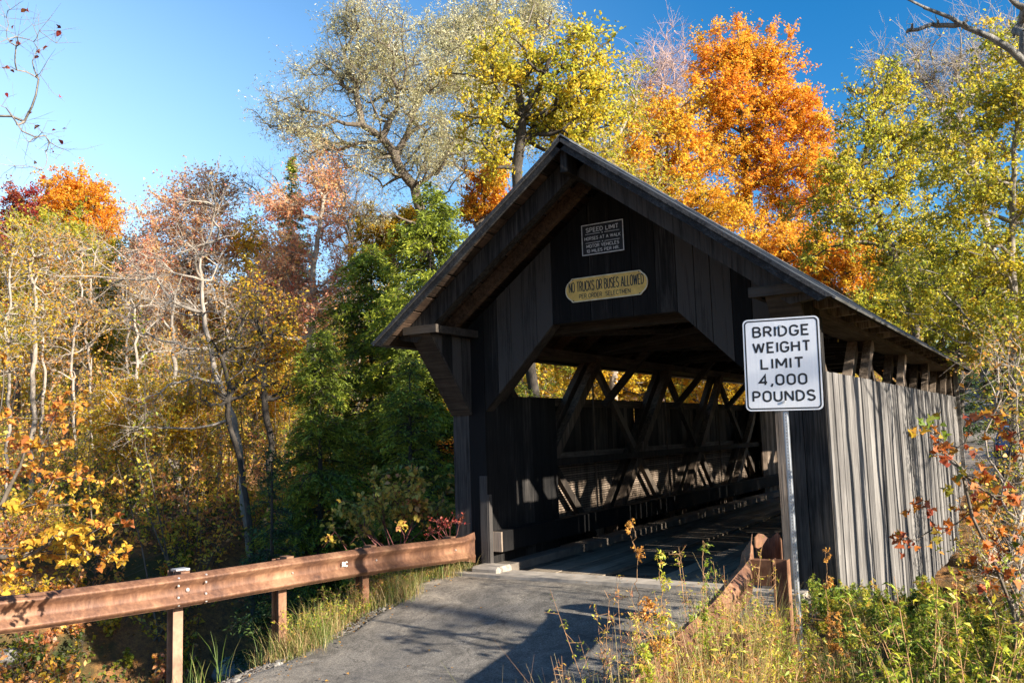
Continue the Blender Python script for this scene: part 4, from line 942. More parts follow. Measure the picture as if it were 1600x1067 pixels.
conifer('spruce_tree', 'narrow dark spruce spire far off, standing up behind the half bare red tree', 50, 456, 246, 700, 75, L_hem, M_barkdark, 1, nb=420, ls=.24, sprays=18, per=10, prof=.95, droop=.2)
conifer('pine_tree', 'dusky pine crown behind the yellow leaves in the upper right', 44, 1500, 262, 700, 80, L_dark, M_barkdark, 2, nb=110, ls=.26, sprays=14, per=8, droop=.1)
HN = 'hemlock_tree'
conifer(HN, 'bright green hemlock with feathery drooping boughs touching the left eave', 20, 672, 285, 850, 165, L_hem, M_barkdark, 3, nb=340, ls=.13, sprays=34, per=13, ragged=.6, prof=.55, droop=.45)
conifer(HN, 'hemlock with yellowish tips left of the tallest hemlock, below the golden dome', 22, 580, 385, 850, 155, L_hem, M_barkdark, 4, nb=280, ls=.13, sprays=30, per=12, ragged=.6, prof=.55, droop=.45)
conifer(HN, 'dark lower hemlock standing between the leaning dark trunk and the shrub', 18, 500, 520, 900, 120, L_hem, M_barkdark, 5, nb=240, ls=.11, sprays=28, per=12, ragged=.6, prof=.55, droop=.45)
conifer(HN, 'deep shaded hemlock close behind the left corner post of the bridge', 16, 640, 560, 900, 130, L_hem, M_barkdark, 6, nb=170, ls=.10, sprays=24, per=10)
conifer(HN, 'hemlock seen through the gap under the eave, behind the left wall', 28, 770, 350, 800, 150, L_hem, M_barkdark, 7, nb=150, ls=.14, sprays=24, per=10, ragged=.6, prof=.55, droop=.45)
conifer(HN, 'young hemlock low behind the rusty rail in the left wood', 15, 425, 700, 930, 85, L_dark, M_barkdark, 8, nb=110, ls=.085, sprays=20, per=10)
# small low leafy trees filling behind the bridge walls
tree('maple_tree', 'golden tree seen through the far part of the gap under the roof', 'tree', 33, [(1010, 700), (1010, 620)], [(960, 590, 60, 50), (1060, 600, 60, 50), (1140, 600, 50, 50), (900, 560, 40, 40)], L_gold, M_barkmid, r0=.15, n=170, q=10, tw=7, tl=.8, ls=.16, seed=31)
# --- snag and birches of the left wood
tree('bare_tree', 'bare pale tree with long limbs sweeping to the left above the gold leaves', 'tree', 19.5, [(398, 930), (385, 800), (366, 660), (335, 570), (310, 470), (322, 380)],
     [(170, 395, 22, 10), (215, 430, 40, 18), (265, 470, 40, 24), (250, 400, 30, 20), (300, 390, 30, 45), (335, 340, 22, 45), (210, 500, 40, 20, .6), (250, 620, 35, 12), (215, 660, 40, 12), (300, 560, 40, 30), (150, 450, 25, 10, .5), (370, 520, 25, 60, .6)],
     L_pink, M_barkpale, r0=.085, n=95, q=1, tw=5, tl=.65, ls=.08, seed=40, sub=3, gap=.6, twr=.006, wig=.07, pw=.5, dz=1.4)
tree('bare_tree', 'slim dark trunk leaning left beside the hemlocks, with few twigs', 'tree', 18, [(398, 900), (385, 790), (362, 660), (345, 560)],
     [(340, 540, 25, 25), (370, 520, 25, 40), (330, 620, 30, 25), (400, 600, 30, 30)], L_gold, M_barkdark, r0=.075, n=50, q=2, tw=5, tl=.6, ls=.09, seed=41, sub=2, twr=.006)
tree('bare_tree', 'dark straight trunk with sparse golden leaves between snag and hemlocks', 'tree', 21, [(430, 930), (425, 760), (412, 560), (400, 470)],
     [(400, 470, 30, 40), (430, 520, 30, 40), (380, 560, 30, 30), (450, 600, 25, 30)], L_gold, M_barkdark, r0=.10, n=70, q=4, tw=5, tl=.6, ls=.11, seed=42, sub=1)
birch = [(50, 24, 'white birch trunk at the far left, thicker of a close pair'), (66, 25, 'white birch trunk just right of the thicker birch of the pair'), (14, 23, 'thin pale tree trunk beside the left edge behind orange beech leaves'),
         (118, 27, 'thin pale trunk between the white birches and the golden leaves'), (142, 29, 'slender grey trunk leaning slightly, right of the white birch pair')]
for i, (px, d, lb) in enumerate(birch):
    tree('birch_tree', lb, 'tree', d, [(px-4+i, 900), (px, 700), (px+2-i*2, 500), (px+6, 400)], [(px, 430, 35, 40), (px+20, 500, 35, 35), (px-25, 560, 30, 30), (px+10, 380, 25, 25)], L_brown if i % 2 else L_gold, M_barkpale, r0=.085 if i < 1 else .06, n=60, q=3, tw=5, tl=.7, ls=.12, seed=50+i, sub=1, twr=.006)
thin = [(228, 26, 'slim pale trunk left of the gold leaves, bare to its top'), (278, 30, 'stout pale trunk stump-straight below the gold leaves'), (560, 30, 'thin grey trunk in front of the golden dome tree'), (196, 31, 'thin grey trunk at mid height of the left wood, nearly leafless'), (338, 27, 'grey trunk close right of the gold leafed tree, leaning right')]
for i, (px, d, lb) in enumerate(thin):
    tree('bare_tree', lb, 'tree', d, [(px, 880), (px+4*(i-2), 660), (px+8*(i-2), 480)], [(px, 470, 35, 40), (px+15, 540, 30, 30), (px-15, 600, 30, 30)], L_brown, M_barkgrey if i % 2 else M_barkpale, r0=.075+.04*(i == 1), n=45, q=2, tw=5, tl=.8, ls=.10, seed=60+i, sub=1, twr=.007)

# --- masses nobody could count
def mass(name, B, H, Wd, stems, twigs, q, ls, mat, hue, bmat, seed, shape='kite', twr=.006, hj=.12, low=.2, label=None, kind='stuff', tw=.35, parent=None, r=.012, up=.5, leafh=1.0):
    rr = np.random.default_rng(seed); H = H*hmod(B); n = len(B); i0 = np.repeat(np.arange(n), stems); b = B[i0]+np.c_[rr.normal(size=(len(i0), 2))*(Wd[i0]*.12)[:, None], np.zeros(len(i0))]
    top = b+np.c_[rr.normal(size=(len(i0), 2))*(Wd[i0]*.42)[:, None], H[i0]*rr.uniform(.55, 1.05, len(i0))]; mid = (b+top)/2+rr.normal(size=b.shape)*(H[i0]*.04)[:, None]
    hh = H[i0]; rs = r*np.clip(hh, .3, 99)**.8
    As, Bs, r0, r1 = [b, mid], [mid, top], [rs, rs*.6], [rs*.6, rs*.25]
    j = np.repeat(np.arange(len(i0)), twigs); t = rr.uniform(low, 1.0, len(j))[:, None]; p = np.where(t < .5, b[j]+(mid[j]-b[j])*t*2, mid[j]+(top[j]-mid[j])*(t*2-1))
    dr = unit(rr.normal(size=(len(j), 3))+np.array([0, 0, up])); ln = (Wd[i0][j]*tw*rr.uniform(.3, 1.1, len(j))*(1.25-t[:, 0]*.7))[:, None]; e = p+dr*ln
    As.append(p); Bs.append(e); r0.append(np.full(len(j), twr)); r1.append(np.full(len(j), twr*.4))
    V, F = wood_mesh(*[np.concatenate(a) for a in (As, Bs, r0, r1)])
    root = link(name, mesh_np(name, V, F), bmat, parent)
    if label or kind: tag(root, label, None, None, kind)
    if q:
        l = np.repeat(np.arange(len(j)), q); u = rr.uniform(.15, 1.1, (len(l), 1)); C = p[l]+(e[l]-p[l])*u+rr.normal(size=(len(l), 3))*ln[l]*.16
        h = np.clip((hue[i0][j]+rr.normal(0, .05, len(j)))[l]+rr.normal(0, hj, len(l)), .01, .99)
        V, F, k = leaves(C, ls, rr, shape, .3, .4, dirs=dr[l] if shape == 'slim' else None); link('foliage', mesh_np('foliage', V, F, np.repeat(h, k)), mat, root)
    return root
def hmod(B):
    # the verge is thinner round the sign post and at the foot of the siding, taller on the bank to the right
    dlt = B-CP; zc = dlt@CF; pxl = 800+FPX*(dlt@CR)/np.maximum(zc, .1); near = (B[:, 0] > 2.45) & (B[:, 1] < 6) & (B[:, 1] > -8.5)
    return np.where(near, np.interp(pxl, [1205, 1232, 1280, 1320, 1400, 1450, 1560], [1, .45, .42, .6, .62, 1.15, 1.3]), 1)
def gpts(xy): return np.c_[xy, ground(xy[:, 0], xy[:, 1])]
# far-off wooded slope
rr = np.random.default_rng(77); n = 520
px = rr.uniform(-500, 2100, n); d = rr.uniform(46, 120, n); top = np.interp(px, [-300, 0, 200, 230, 420, 480, 600, 700, 1300, 1500, 1700], [380, 400, 430, 470, 470, 500, 480, 430, 520, 480, 420])+rr.normal(0, 22, n)
P = np.array([W(a, 690, b) for a, b in zip(px, d)]); xy = P[:, :2]; B = gpts(xy); Ht = np.clip((690-.03*(px-800)-top)/FPX*d+1.8-B[:, 2], 3, 17)
keep = ~((np.abs(B[:, 0]) < 7) & (B[:, 1] > 10)); B, Ht, d = B[keep], Ht[keep], d[keep]
hue = np.clip(rr.choice([.2, .32, .45, .55, .64, .76, .86], len(B), p=[.10, .16, .24, .22, .14, .10, .04])+rr.normal(0, .04, len(B)), .02, .98)
mass('distant_woods', B, Ht, Ht*.62, 3, 36, 12, .27, L_mix, hue, M_barkgrey, 78, twr=.02, r=.012, low=.12, tw=.42)
# undergrowth of the left wood and stream banks
n = 1150; px = rr.uniform(-200, 900, n); d = rr.uniform(13.5, 46, n); P = np.array([W(a, 690, b) for a, b in zip(px, d)]); B = gpts(P[:, :2])
ok = (B[:, 2] > -3.1) & ~((np.abs(B[:, 0]) < 3.4) & (B[:, 1] > -9)); B = B[ok]; d = d[ok]; px = px[ok]
Ht = rr.uniform(.4, 1.7, len(B))*np.interp(d, [13, 30, 46], [.7, 1.1, 1.9]); hue = np.where(rr.uniform(size=len(B)) < np.interp(px, [0, 400, 520, 700], [.30, .35, .8, .85]), rr.uniform(.0, .25, len(B)), rr.uniform(.4, .98, len(B)))
mass('undergrowth', B, Ht, Ht*.8, 6, 9, 3, .10, L_mix, hue, M_barkmid, 79, twr=.007, r=.008, tw=.4)
n = 150; px = rr.uniform(-150, 620, n); d = rr.uniform(17, 44, n); P = np.array([W(a, 690, b) for a, b in zip(px, d)]); B = gpts(P[:, :2]); ok = B[:, 2] > -2.8; B = B[ok]; d = d[ok]
Ht = rr.uniform(2.2, 5.5, len(B)); mass('sapling_thicket', B, Ht, Ht*.32, 2, 22, 5, .10, L_mix, np.clip(rr.normal(.60, .14, len(B)), 0, 1), M_barkmid, 80, twr=.004, r=.006, tw=.5, low=.1)
# far bank right
n = 420; xy = np.c_[rr.uniform(3.0, 22, n), rr.uniform(9, 42, n)]; ok = ~((xy[:, 0] < 4.6) & (xy[:, 1] > 14.2)); B = gpts(xy[ok]); ok = B[:, 2] > -3; B = B[ok]
Ht = rr.uniform(.8, 2.6, len(B)); mass('roadside_brush', B, Ht, Ht*.8, 6, 9, 4, .09, L_mix, rr.uniform(.1, .95, len(B)), M_barkmid, 81, twr=.006, r=.008)
n = 300; xy = np.c_[rr.uniform(-16, -3.6, n), rr.uniform(14, 60, n)]; B = gpts(xy); Ht = rr.uniform(.8, 3, len(B)); mass('roadside_brush', B, Ht, Ht*.8, 6, 9, 4, .11, L_mix, rr.uniform(.05, .9, len(B)), M_barkmid, 82, twr=.006, r=.008)

# --- grass
L_weed = leafmat('weed_leaves', [(0, (.10, .18, .02)), (.4, (.33, .44, .035)), (.7, (.66, .60, .05)), (.9, (.66, .34, .07)), (1, (.42, .14, .07))], .45)
M_stem = simple('dry_stem', (.36, .20, .09), .8)
L_grass = leafmat('grass_blades', [(0, (.07, .13, .02)), (.35, (.16, .24, .035)), (.6, (.42, .38, .12)), (.85, (.52, .40, .19)), (1, (.40, .22, .10))], .4)
def grass(name, B, H, hue, mat, seed, wd=.005, lean=.5, per=1, spread=.03):
    rr = np.random.default_rng(seed); H = H*hmod(B); i = np.repeat(np.arange(len(B)), per); b = B[i].copy(); b[:, :2] += rr.normal(size=(len(i), 2))*spread; h = H[i]*rr.uniform(.45, 1.1, len(i)); a = rr.uniform(0, 6.283, len(i)); dr = np.c_[np.cos(a), np.sin(a), np.zeros(len(i))]
    s = np.c_[-np.sin(a), np.cos(a), np.zeros(len(i))]; ln = lean*rr.uniform(.1, 1.2, len(i)); rows = []
    for f, w_ in ((0, 1), (.35, .9), (.7, .65), (1, .12)):
        c = b+dr*(h*ln*f**2)[:, None]; c[:, 2] += h*(f-.18*ln*f**2); rows += [c-s*wd*w_*.5, c+s*wd*w_*.5]
    V = np.stack(rows, 1).reshape(-1, 3); base = (np.arange(len(i))*8)[:, None, None]; q = np.array([(0, 1, 3, 2), (2, 3, 5, 4), (4, 5, 7, 6)])[None]; F = (base+q).reshape(-1, 4)
    hu = np.clip(hue[i]+rr.normal(0, .14, len(i)), .01, .99); return tag(link(name, mesh_np(name, V, F, np.repeat(hu, 8)), mat), kind='stuff')
def scatter(n, x0, x1, y0, y1, rr, cond=None):
    xy = np.c_[rr.uniform(x0, x1, n), rr.uniform(y0, y1, n)]
    if cond is not None: xy = xy[cond(xy[:, 0], xy[:, 1])]
    return gpts(xy)
cl = lambda x, y: (np.sin(x*3.1+1)*np.sin(y*2.7)+.6*np.sin(x*7+y*5)) > -.35
B = scatter(1900, -3.4, -2.15, -3.2, .0, rr, lambda x, y: (x < -2.36-.16*np.sin(y*5)+.12*(y > -1.6)) & (rr.uniform(size=len(x)) < .35+.65*(cl(x, y)))); grass('grass', B, rr.uniform(.08, .36, len(B))*rr.choice([1, 1, 1.5], len(B)), rr.uniform(.1, 1, len(B)), L_grass, 1, .005, 1.0, 12, .07)
B = scatter(90, -3.3, -2.45, -3.0, -.2, rr); Ht = rr.uniform(.15, .5, len(B)); mass('weeds', B, Ht, Ht*.8, 4, 10, 4, .035, L_weed, rr.uniform(.1, 1, len(B)), M_stem, 90, shape='slim', twr=.002, r=.004)
B = scatter(260, -4.4, -2.55, -9, -3.6, rr, lambda x, y: cl(x*2, y*2)); grass('grass', B, rr.uniform(.2, .6, len(B)), rr.uniform(.1, .85, len(B)), L_grass, 2, .006, .6, 12, .05)
B = scatter(1500, 2.45, 5.6, -8.5, .2, rr, lambda x, y: cl(x, y) & ~((np.abs(x-4.63) < .9) & (np.abs(y+9.9) < 2.2))); grass('grass', B, rr.uniform(.25, .7, len(B))*np.interp(B[:, 1], [-6, -3.5, 0], [1, .62, .45]), rr.uniform(.2, .95, len(B)), L_grass, 3, .005, .6, 13, .06)
B = scatter(420, 2.45, 3.7, -6.9, -3.4, rr, lambda x, y: cl(x*1.5, y*1.5)); grass('grass', B, rr.uniform(.4, 1.0, len(B))*np.interp(B[:, 1], [-6, -3.4], [1, .7]), rr.uniform(.5, 1, len(B)), L_grass, 7, .0045, .5, 12, .05)
B = scatter(700, 2.7, 9, -2, 14, rr); grass('grass', B, rr.uniform(.15, .45, len(B)), rr.uniform(.1, .8, len(B)), L_grass, 4, .008, .6, 12, .1)
B = scatter(900, 3.4, 9, 15, 60, rr); grass('grass', B, rr.uniform(.2, .55, len(B)), rr.uniform(.3, .9, len(B)), L_grass, 5, .02, .6, 10, .2)
B = scatter(900, -9, -3.3, 15, 60, rr); grass('grass', B, rr.uniform(.2, .55, len(B)), rr.uniform(.3, .9, len(B)), L_grass, 6, .02, .6, 10, .2)
n = 520; y_ = rr.uniform(-7.6, -1.9, n); x_ = np.interp(y_, [-8, -5, -2.4, -1.6], [2.7, 2.46, 2.30, 2.28])+.12+rr.exponential(.22, n); B = gpts(np.c_[x_, y_]); grass('grass', B, rr.uniform(.8, 1.35, n)*np.interp(y_, [-3.2, -2.0], [1, .5]), rr.uniform(.45, 1, n), L_grass, 8, .0048, .42, 11, .05)
n = 230; y_ = rr.uniform(-7.2, -2.4, n); x_ = np.interp(y_, [-8, -5, -2.4, -1.6], [2.7, 2.46, 2.30, 2.28])-.03-rr.exponential(.10, n); B = gpts(np.c_[x_, y_]); grass('grass', B, rr.uniform(.35, .85, n), rr.uniform(.45, 1, n), L_grass, 9, .0048, .5, 10, .05)
# tall weeds on the right verge
B = scatter(760, 2.3, 5.2, -6.4, .3, rr, lambda x, y: ~((x > 3.7) & (y < -6))); Ht = rr.uniform(.4, .95, len(B))*np.interp(B[:, 1], [-5.5, -3, 0], [1, .6, .45]); mass('weeds', B, Ht, Ht*.4, 3, 16, 3, .045, L_weed, rr.uniform(.05, .8, len(B)), M_stem, 83, shape='slim', twr=.0018, r=.0045, tw=.35, low=.2)
B = scatter(190, 3.2, 7.0, -4.2, 4.8, rr); Ht = rr.uniform(.7, 1.35, len(B))*np.where((B[:, 0] < 4.6) & (B[:, 1] > -3), .38, 1); mass('leafy_weeds', B, Ht, Ht*.6, 6, 16, 5, .065, L_weed, np.clip(rr.choice([.15, .5, .7, .92], len(B), p=[.35, .35, .2, .1])+rr.normal(0, .06, len(B)), 0, 1), M_stem, 84, shape='slim', twr=.003, r=.006, tw=.3, low=.2)
# --- trees out to the right whose shadows streak the siding and the road
L_none = L_brown
st = None
spots = [(7.2, -.5, 9, .055), (8.4, 1.2, 10, .07), (9.5, 2.3, 11, .06), (7.8, 3.6, 9, .05), (11, 4.4, 12, .09), (9, 5.7, 10, .06), (13, 6.6, 12, .10), (10, 8.3, 11, .06), (12, 9.9, 12, .08), (15, 11.6, 13, .10), (14, 1.9, 13, .09), (17, 3.4, 14, .12), (11.5, .6, 11, .07),
         (24, -4.6, 15, .11), (9.4, 7.0, 10, .1), (7.6, 2.4, 10, .1), (13.5, 5.2, 12, .1), (11.6, 11, 12, .1), (8.8, .4, 10, .1)]
for i, (x, y, h, r_) in enumerate(spots):
    if i in (0, 4, 11):
        st = tree('bare_tree', 'slender leafless tree standing out on the sunny side of the bridge', 'tree', 10, [(0, 0)], [(0, 0, 1, 1)], L_brown, M_barkgrey, r0=r_, n=60, q=1, tw=5, tl=.8, ls=.09, seed=90+i, sub=1, twr=.005, wpos=(x, y, h, h*.2, .66), group='bare trees on the sunny side', gap=.3)
        sx0, sy0 = x, y
    else:
        o = st.copy(); COL.objects.link(o); zz = float(ground(np.array([x]), np.array([y]))[0])-float(ground(np.array([sx0]), np.array([sy0]))[0])
        o.location = (x, y, st.location.z+zz); o.rotation_euler.z = i*1.7; k_ = 1+.35*((i*7) % 5)/4; o.scale = (k_, k_, 1)
        for ch in st.children:
            c = ch.copy(); COL.objects.link(c); c.parent = o; c.matrix_parent_inverse = ch.matrix_parent_inverse
# --- near branches reaching into the picture
tree('beech_tree', 'beech reaching in from the left edge with drooping orange and gold leaves', 'tree', 6.6, [(-420, 1300), (-380, 700), (-330, 560)],
     [(30, 655, 60, 6, .6), (70, 700, 70, 6, .8), (10, 735, 60, 6), (100, 745, 70, 5), (60, 790, 80, 6, 1, None, .3), (105, 838, 80, 6, 1.5, None, .1), (50, 862, 70, 6, 1.5, None, .1), (150, 866, 45, 6, 1.3, None, .1), (20, 905, 60, 6, .7), (185, 815, 18, 5), (90, 640, 35, 6, .4), (5, 560, 25, 10, .5), (-120, 700, 90, 30, .3), (-120, 850, 90, 30, .3)],
     leafmat('beech_leaves', [(0, (.72, .50, .05)), (.35, (.74, .40, .05)), (.7, (.66, .24, .05)), (1, (.40, .13, .04))], .5), M_barkmid, r0=.05, n=125, q=6, tw=3, tl=.15, ls=.056, shape='beech', dz=.4, bf=.55, wig=.04, seed=120, hue=(.05, .9), droop=.8, flat=.6, twr=.0022, up=0, spread=.05, base_drop=.5, pw=.62)
tree('bare_tree', 'thin bare branches with a few dark red leaves hanging in from the upper left', 'tree', 8, [(-330, 1000), (-300, 500), (-260, 250), (-200, 200)],
     [(20, 70, 40, 25), (60, 60, 35, 15), (50, 120, 35, 12), (20, 180, 30, 12), (60, 225, 32, 18), (25, 260, 35, 18), (80, 215, 12, 15), (-80, 150, 50, 80), (15, 15, 20, 15)], L_red, M_barkgrey, r0=.022, n=56, q=1, tw=3, tl=.32, ls=.055, shape='beech', dz=.4, bf=.1, seed=121, gap=.72, sub=1, twr=.0025, up=0, pw=.6)
tree('dead_tree', 'crooked lichen grey dead limbs reaching in from the upper right corner', 'tree', 9, [(1900, 1250), (1880, 500), (1740, 190), (1605, 105), (1560, 72), (1530, 55), (1490, 38), (1455, 18), (1405, -14)],
     [(1420, 44, 5, 3, 1), (1465, 34, 12, 4), (1505, 40, 8, 4), (1600, 40, 15, 30, 1), (1570, -10, 10, 20), (1640, 0, 30, 40)], L_none, M_lichen, r0=.062, n=24, q=0, tw=1, tl=.1, dz=.15, bf=.1, seed=122, twr=.006, up=0, pw=.42, wig=.06)
tree('maple_sapling', 'maple sapling with rust red and green leaves in front of the silver siding', 'sapling', 6.2, [(1600, 1120), (1575, 960), (1545, 840), (1500, 730)],
     [(1450, 680, 22, 14, 1, None, .1), (1470, 705, 18, 15), (1495, 700, 25, 20), (1500, 745, 22, 18), (1445, 800, 12, 10), (1470, 830, 12, 10), (1425, 845, 14, 10), (1505, 795, 15, 30), (1530, 650, 25, 18), (1545, 770, 30, 40), (1585, 690, 25, 40, .7), (1590, 860, 30, 40), (1545, 900, 30, 30)],
     leafmat('sapling_leaves', [(0, (.16, .26, .03)), (.2, (.45, .30, .03)), (.5, (.60, .20, .03)), (1, (.30, .05, .02))], .45), M_barkmid, r0=.018, n=52, q=2, tw=3, tl=.13, ls=.065, shape='maple', dz=.35, bf=.2, seed=123, hue=(.1, 1), twr=.0016, up=0, spread=.05, pw=.55)
tree('brush_shrub', 'tangled shrub of pale arching twigs and sparse orange leaves by the right edge', 'shrub', 7.5, [(1600, 1050), (1590, 900)],
     [(1585, 620, 30, 50), (1600, 720, 25, 60), (1550, 830, 40, 50), (1600, 560, 40, 40), (1580, 900, 50, 60), (1620, 800, 40, 80)], L_brown, M_barkpale, r0=.03, n=95, q=2, tw=4, tl=.45, ls=.045, shape='beech', dz=.7, bf=.9, seed=124, hue=(.5, 1), twr=.0022, sub=1, wig=.14, up=.1)
tree('brush_shrub', 'dark twiggy shrub between the far end of the siding and the right edge', 'shrub', 14, [(1575, 900), (1570, 780)],
     [(1590, 650, 22, 50), (1590, 740, 26, 60), (1570, 810, 35, 40), (1535, 870, 35, 30), (1605, 620, 30, 50)], L_yg, M_barkdark, r0=.04, n=120, q=3, tw=5, tl=.4, ls=.07, dz=1.0, bf=.8, seed=125, hue=(.1, .9), twr=.004, sub=1)
for (lb, d, px, bl, sd_) in [('leafy shrub with large yellow green leaves behind the rail beside the left corner post', 12.6, 620, [(600, 790, 40, 26), (560, 815, 40, 20), (640, 770, 30, 30), (650, 810, 35, 22), (585, 750, 20, 15, .5), (690, 790, 22, 25, .6), (520, 830, 25, 10, .5)], 130)]:
    tree('viburnum_shrub', lb, 'shrub', d, [(px, 930), (px, 880)], bl, leafmat('shrub_leaves', [(0, (.14, .18, .04)), (.4, (.42, .42, .09)), (.7, (.66, .46, .07)), (1, (.52, .24, .10))], .45), M_twigred, r0=.02, n=75, q=5, tw=3, tl=.32, ls=.085, shape='beech', dz=.5, bf=.9, seed=sd_, twr=.003, droop=.9, hue=(.1, 1), up=.1)
tree('sumac_shrub', 'little shrub with red stems and berries against the foot of the left corner post', 'shrub', 11.9, [(715, 900), (705, 850)], [(695, 820, 20, 12), (720, 812, 14, 14), (680, 828, 18, 8)], L_red, M_twigred, r0=.01, n=26, q=3, tw=3, tl=.15, ls=.035, shape='beech', dz=.15, bf=.8, seed=132, twr=.003)
B = scatter(120, 2.45, 3.3, -6.6, -3.4, rr); Ht = rr.uniform(.7, 1.3, len(B)); mass('dry_weeds', B, Ht, Ht*.3, 2, 20, 3, .03, L_weed, rr.uniform(.5, 1, len(B)), M_stem, 86, shape='slim', twr=.0018, r=.0042, tw=.4, low=.3)
n = 120; y_ = rr.uniform(-5.6, -2.8, n); B = gpts(np.c_[2.42+rr.normal(0, .2, n), y_]); Ht = rr.uniform(.8, 1.45, n); mass('dry_weeds', B, Ht, Ht*.26, 2, 24, 4, .028, L_weed, rr.uniform(.35, 1, n), M_stem, 87, shape='slim', twr=.0018, r=.004, tw=.4, low=.35)
n = 210; y_ = rr.uniform(-6.6, -2.7, n); B = gpts(np.c_[np.interp(y_, [-8, -5, -2.4, -1.6], [2.7, 2.46, 2.30, 2.28])+.15+rr.exponential(.25, n), y_]); Ht = rr.uniform(.55, 1.15, n); mass('leafy_weeds', B, Ht, Ht*.45, 3, 16, 4, .05, L_weed, rr.uniform(.25, 1, n), M_stem, 88, shape='slim', twr=.002, r=.0045, tw=.35, low=.15)
n = 170; B = scatter(n, 2.9, 5.0, -7.2, -4.2, rr, lambda x, y: ~((x > 3.9) & (y < -6))); Ht = rr.uniform(.2, .5, len(B)); mass('leafy_weeds', B, Ht, Ht*.8, 5, 14, 5, .055, L_weed, rr.uniform(.0, .55, len(B)), M_stem, 89, shape='slim', twr=.002, r=.0045, tw=.35, low=.1)
# a few single tall weeds that stand out on the right verge
for i, (x0, y0, x1, y1, d, lb, mt, hue_) in enumerate([(1040, 1090, 985, 815, 5.0, 'tall brown seeded stalk leaning left, tallest of the roadside weeds', L_brown, (.3, 1)), (1010, 1100, 1005, 1005, 4.6, 'short bright yellow green weed at the bottom edge beside the rail', L_weed, (.3, .7)),
        (1105, 1080, 1100, 845, 5.6, 'feathery green weed with brown stem just left of the rail end', L_weed, (.1, .5)), (1040, 1090, 1035, 870, 4.9, 'leaning weed with yellow flower heads in front of the dark deck', L_weed, (.5, .85)), (1310, 1080, 1290, 860, 6.4, 'reddish seed plume right of the sign post', L_brown, (.3, .9))]):
    xm = (x0+x1)/2; tree('tall_weed', lb, 'weed', d, [(x0, y0), (xm-6, (y0+y1)/2+10), (x1, y1)], [(x1*.8+x0*.2, y1*.8+y0*.2, 7, 20), (x1, y1+8, 5, 12), (xm, (y0+y1)/2, 14, 25), (x1*.3+x0*.7, y1*.3+y0*.7, 14, 20)], mt, M_stem, r0=.0055, n=34, q=5, tw=3, tl=.05, ls=.02 if i == 0 else .034, shape='slim' if i else 'kite', dz=.03, bf=.3, seed=140+i, hue=hue_, twr=.0011, trunk_n=.1, up=0)
# fallen leaves on the road edge and verge
B = scatter(3400, -3.2, 2.4, -8, .2, rr, lambda x, y: rr.uniform(size=len(x)) < np.clip((np.abs(x+.1)-1.7)*1.6, .03, 1)); zz = np.where(np.abs(B[:, 0]) < 2.3, zroad(B[:, 1])+.02, B[:, 2])+.012
V, F, k = leaves(np.c_[B[:, :2], zz], .035, rr, 'beech', 0, 6); tag(link('fallen_leaves', mesh_np('fallen_leaves', V, F, np.repeat(rr.uniform(.2, 1, len(B)), k)), L_brown), kind='stuff')
B = scatter(9000, -14, -2.6, -9, 14, rr); V, F, k = leaves(B+[0, 0, .02], .06, rr, 'beech', 0, 3); tag(link('fallen_leaves', mesh_np('fallen_leaves', V, F, np.repeat(rr.uniform(.0, 1, len(B)), k)), L_brown), kind='stuff')

# stones in the ravine and at the road edge
def rock_mesh(seed, sub=3):
    r3 = np.random.default_rng(seed); bm = bmesh.new(); bmesh.ops.create_icosphere(bm, subdivisions=sub, radius=1); ks = r3.normal(size=(7, 3))*1.6; ph = r3.uniform(0, 6, 7); nrm = unit(r3.normal(size=(7, 3))); cut = r3.uniform(.55, .85, 7)
    for v in bm.verts:
        p = np.array(v.co); q = p*(1+.10*sum(math.sin(k@p+f) for k, f in zip(ks, ph))/2)
        for n_, c_ in zip(nrm, cut):
            t_ = q@n_
            if t_ > c_: q = q-n_*(t_-c_)*.85
        v.co = q*np.array([1, .8, .55])
    me = bpy.data.meshes.new('rock'); bm.to_mesh(me); bm.free(); return me
M_rock = simple('grey_stone', (.26, .245, .22), .9, 0, .45, 3, .6)
protos = [rock_mesh(i) for i in range(3)]
for i in range(46):
    s_ = rr.uniform(0, 1); j = rr.integers(4, 7); a_, b_ = STREAM[j], STREAM[j+1]; p = a_+(b_-a_)*s_+rr.normal(size=2)*1.9; z = float(ground(np.array([p[0]]), np.array([p[1]]))[0]); sc_ = rr.uniform(.12, .5)
    o = bpy.data.objects.new('rock', protos[i % 3]); COL.objects.link(o)
    if not protos[i % 3].materials: protos[i % 3].materials.append(M_rock)
    o.location = (p[0], p[1], z+sc_*.15); o.scale = (sc_,)*3; o.rotation_euler = (0, 0, rr.uniform(0, 6)); tag(o, 'grey stone lying in the shaded stream bed below the rusty rail', 'rock', 'stones of the stream bed')
for i in range(16):
    y_ = -4.2+rr.uniform(-.8, 1.7); x_ = -2.56-.1*math.sin(y_*2.3)+rr.uniform(-.12, .1); sc_ = rr.uniform(.025, .075)
    o = bpy.data.objects.new('rock', protos[i % 3]); COL.objects.link(o); o.location = (x_, y_, float(ground(np.array([x_]), np.array([y_]))[0])+sc_*.3); o.scale = (sc_,)*3; o.rotation_euler = (0, 0, i); tag(o, 'small pale stone at the crumbling left edge of the asphalt', 'rock', 'small stones along the road edge')

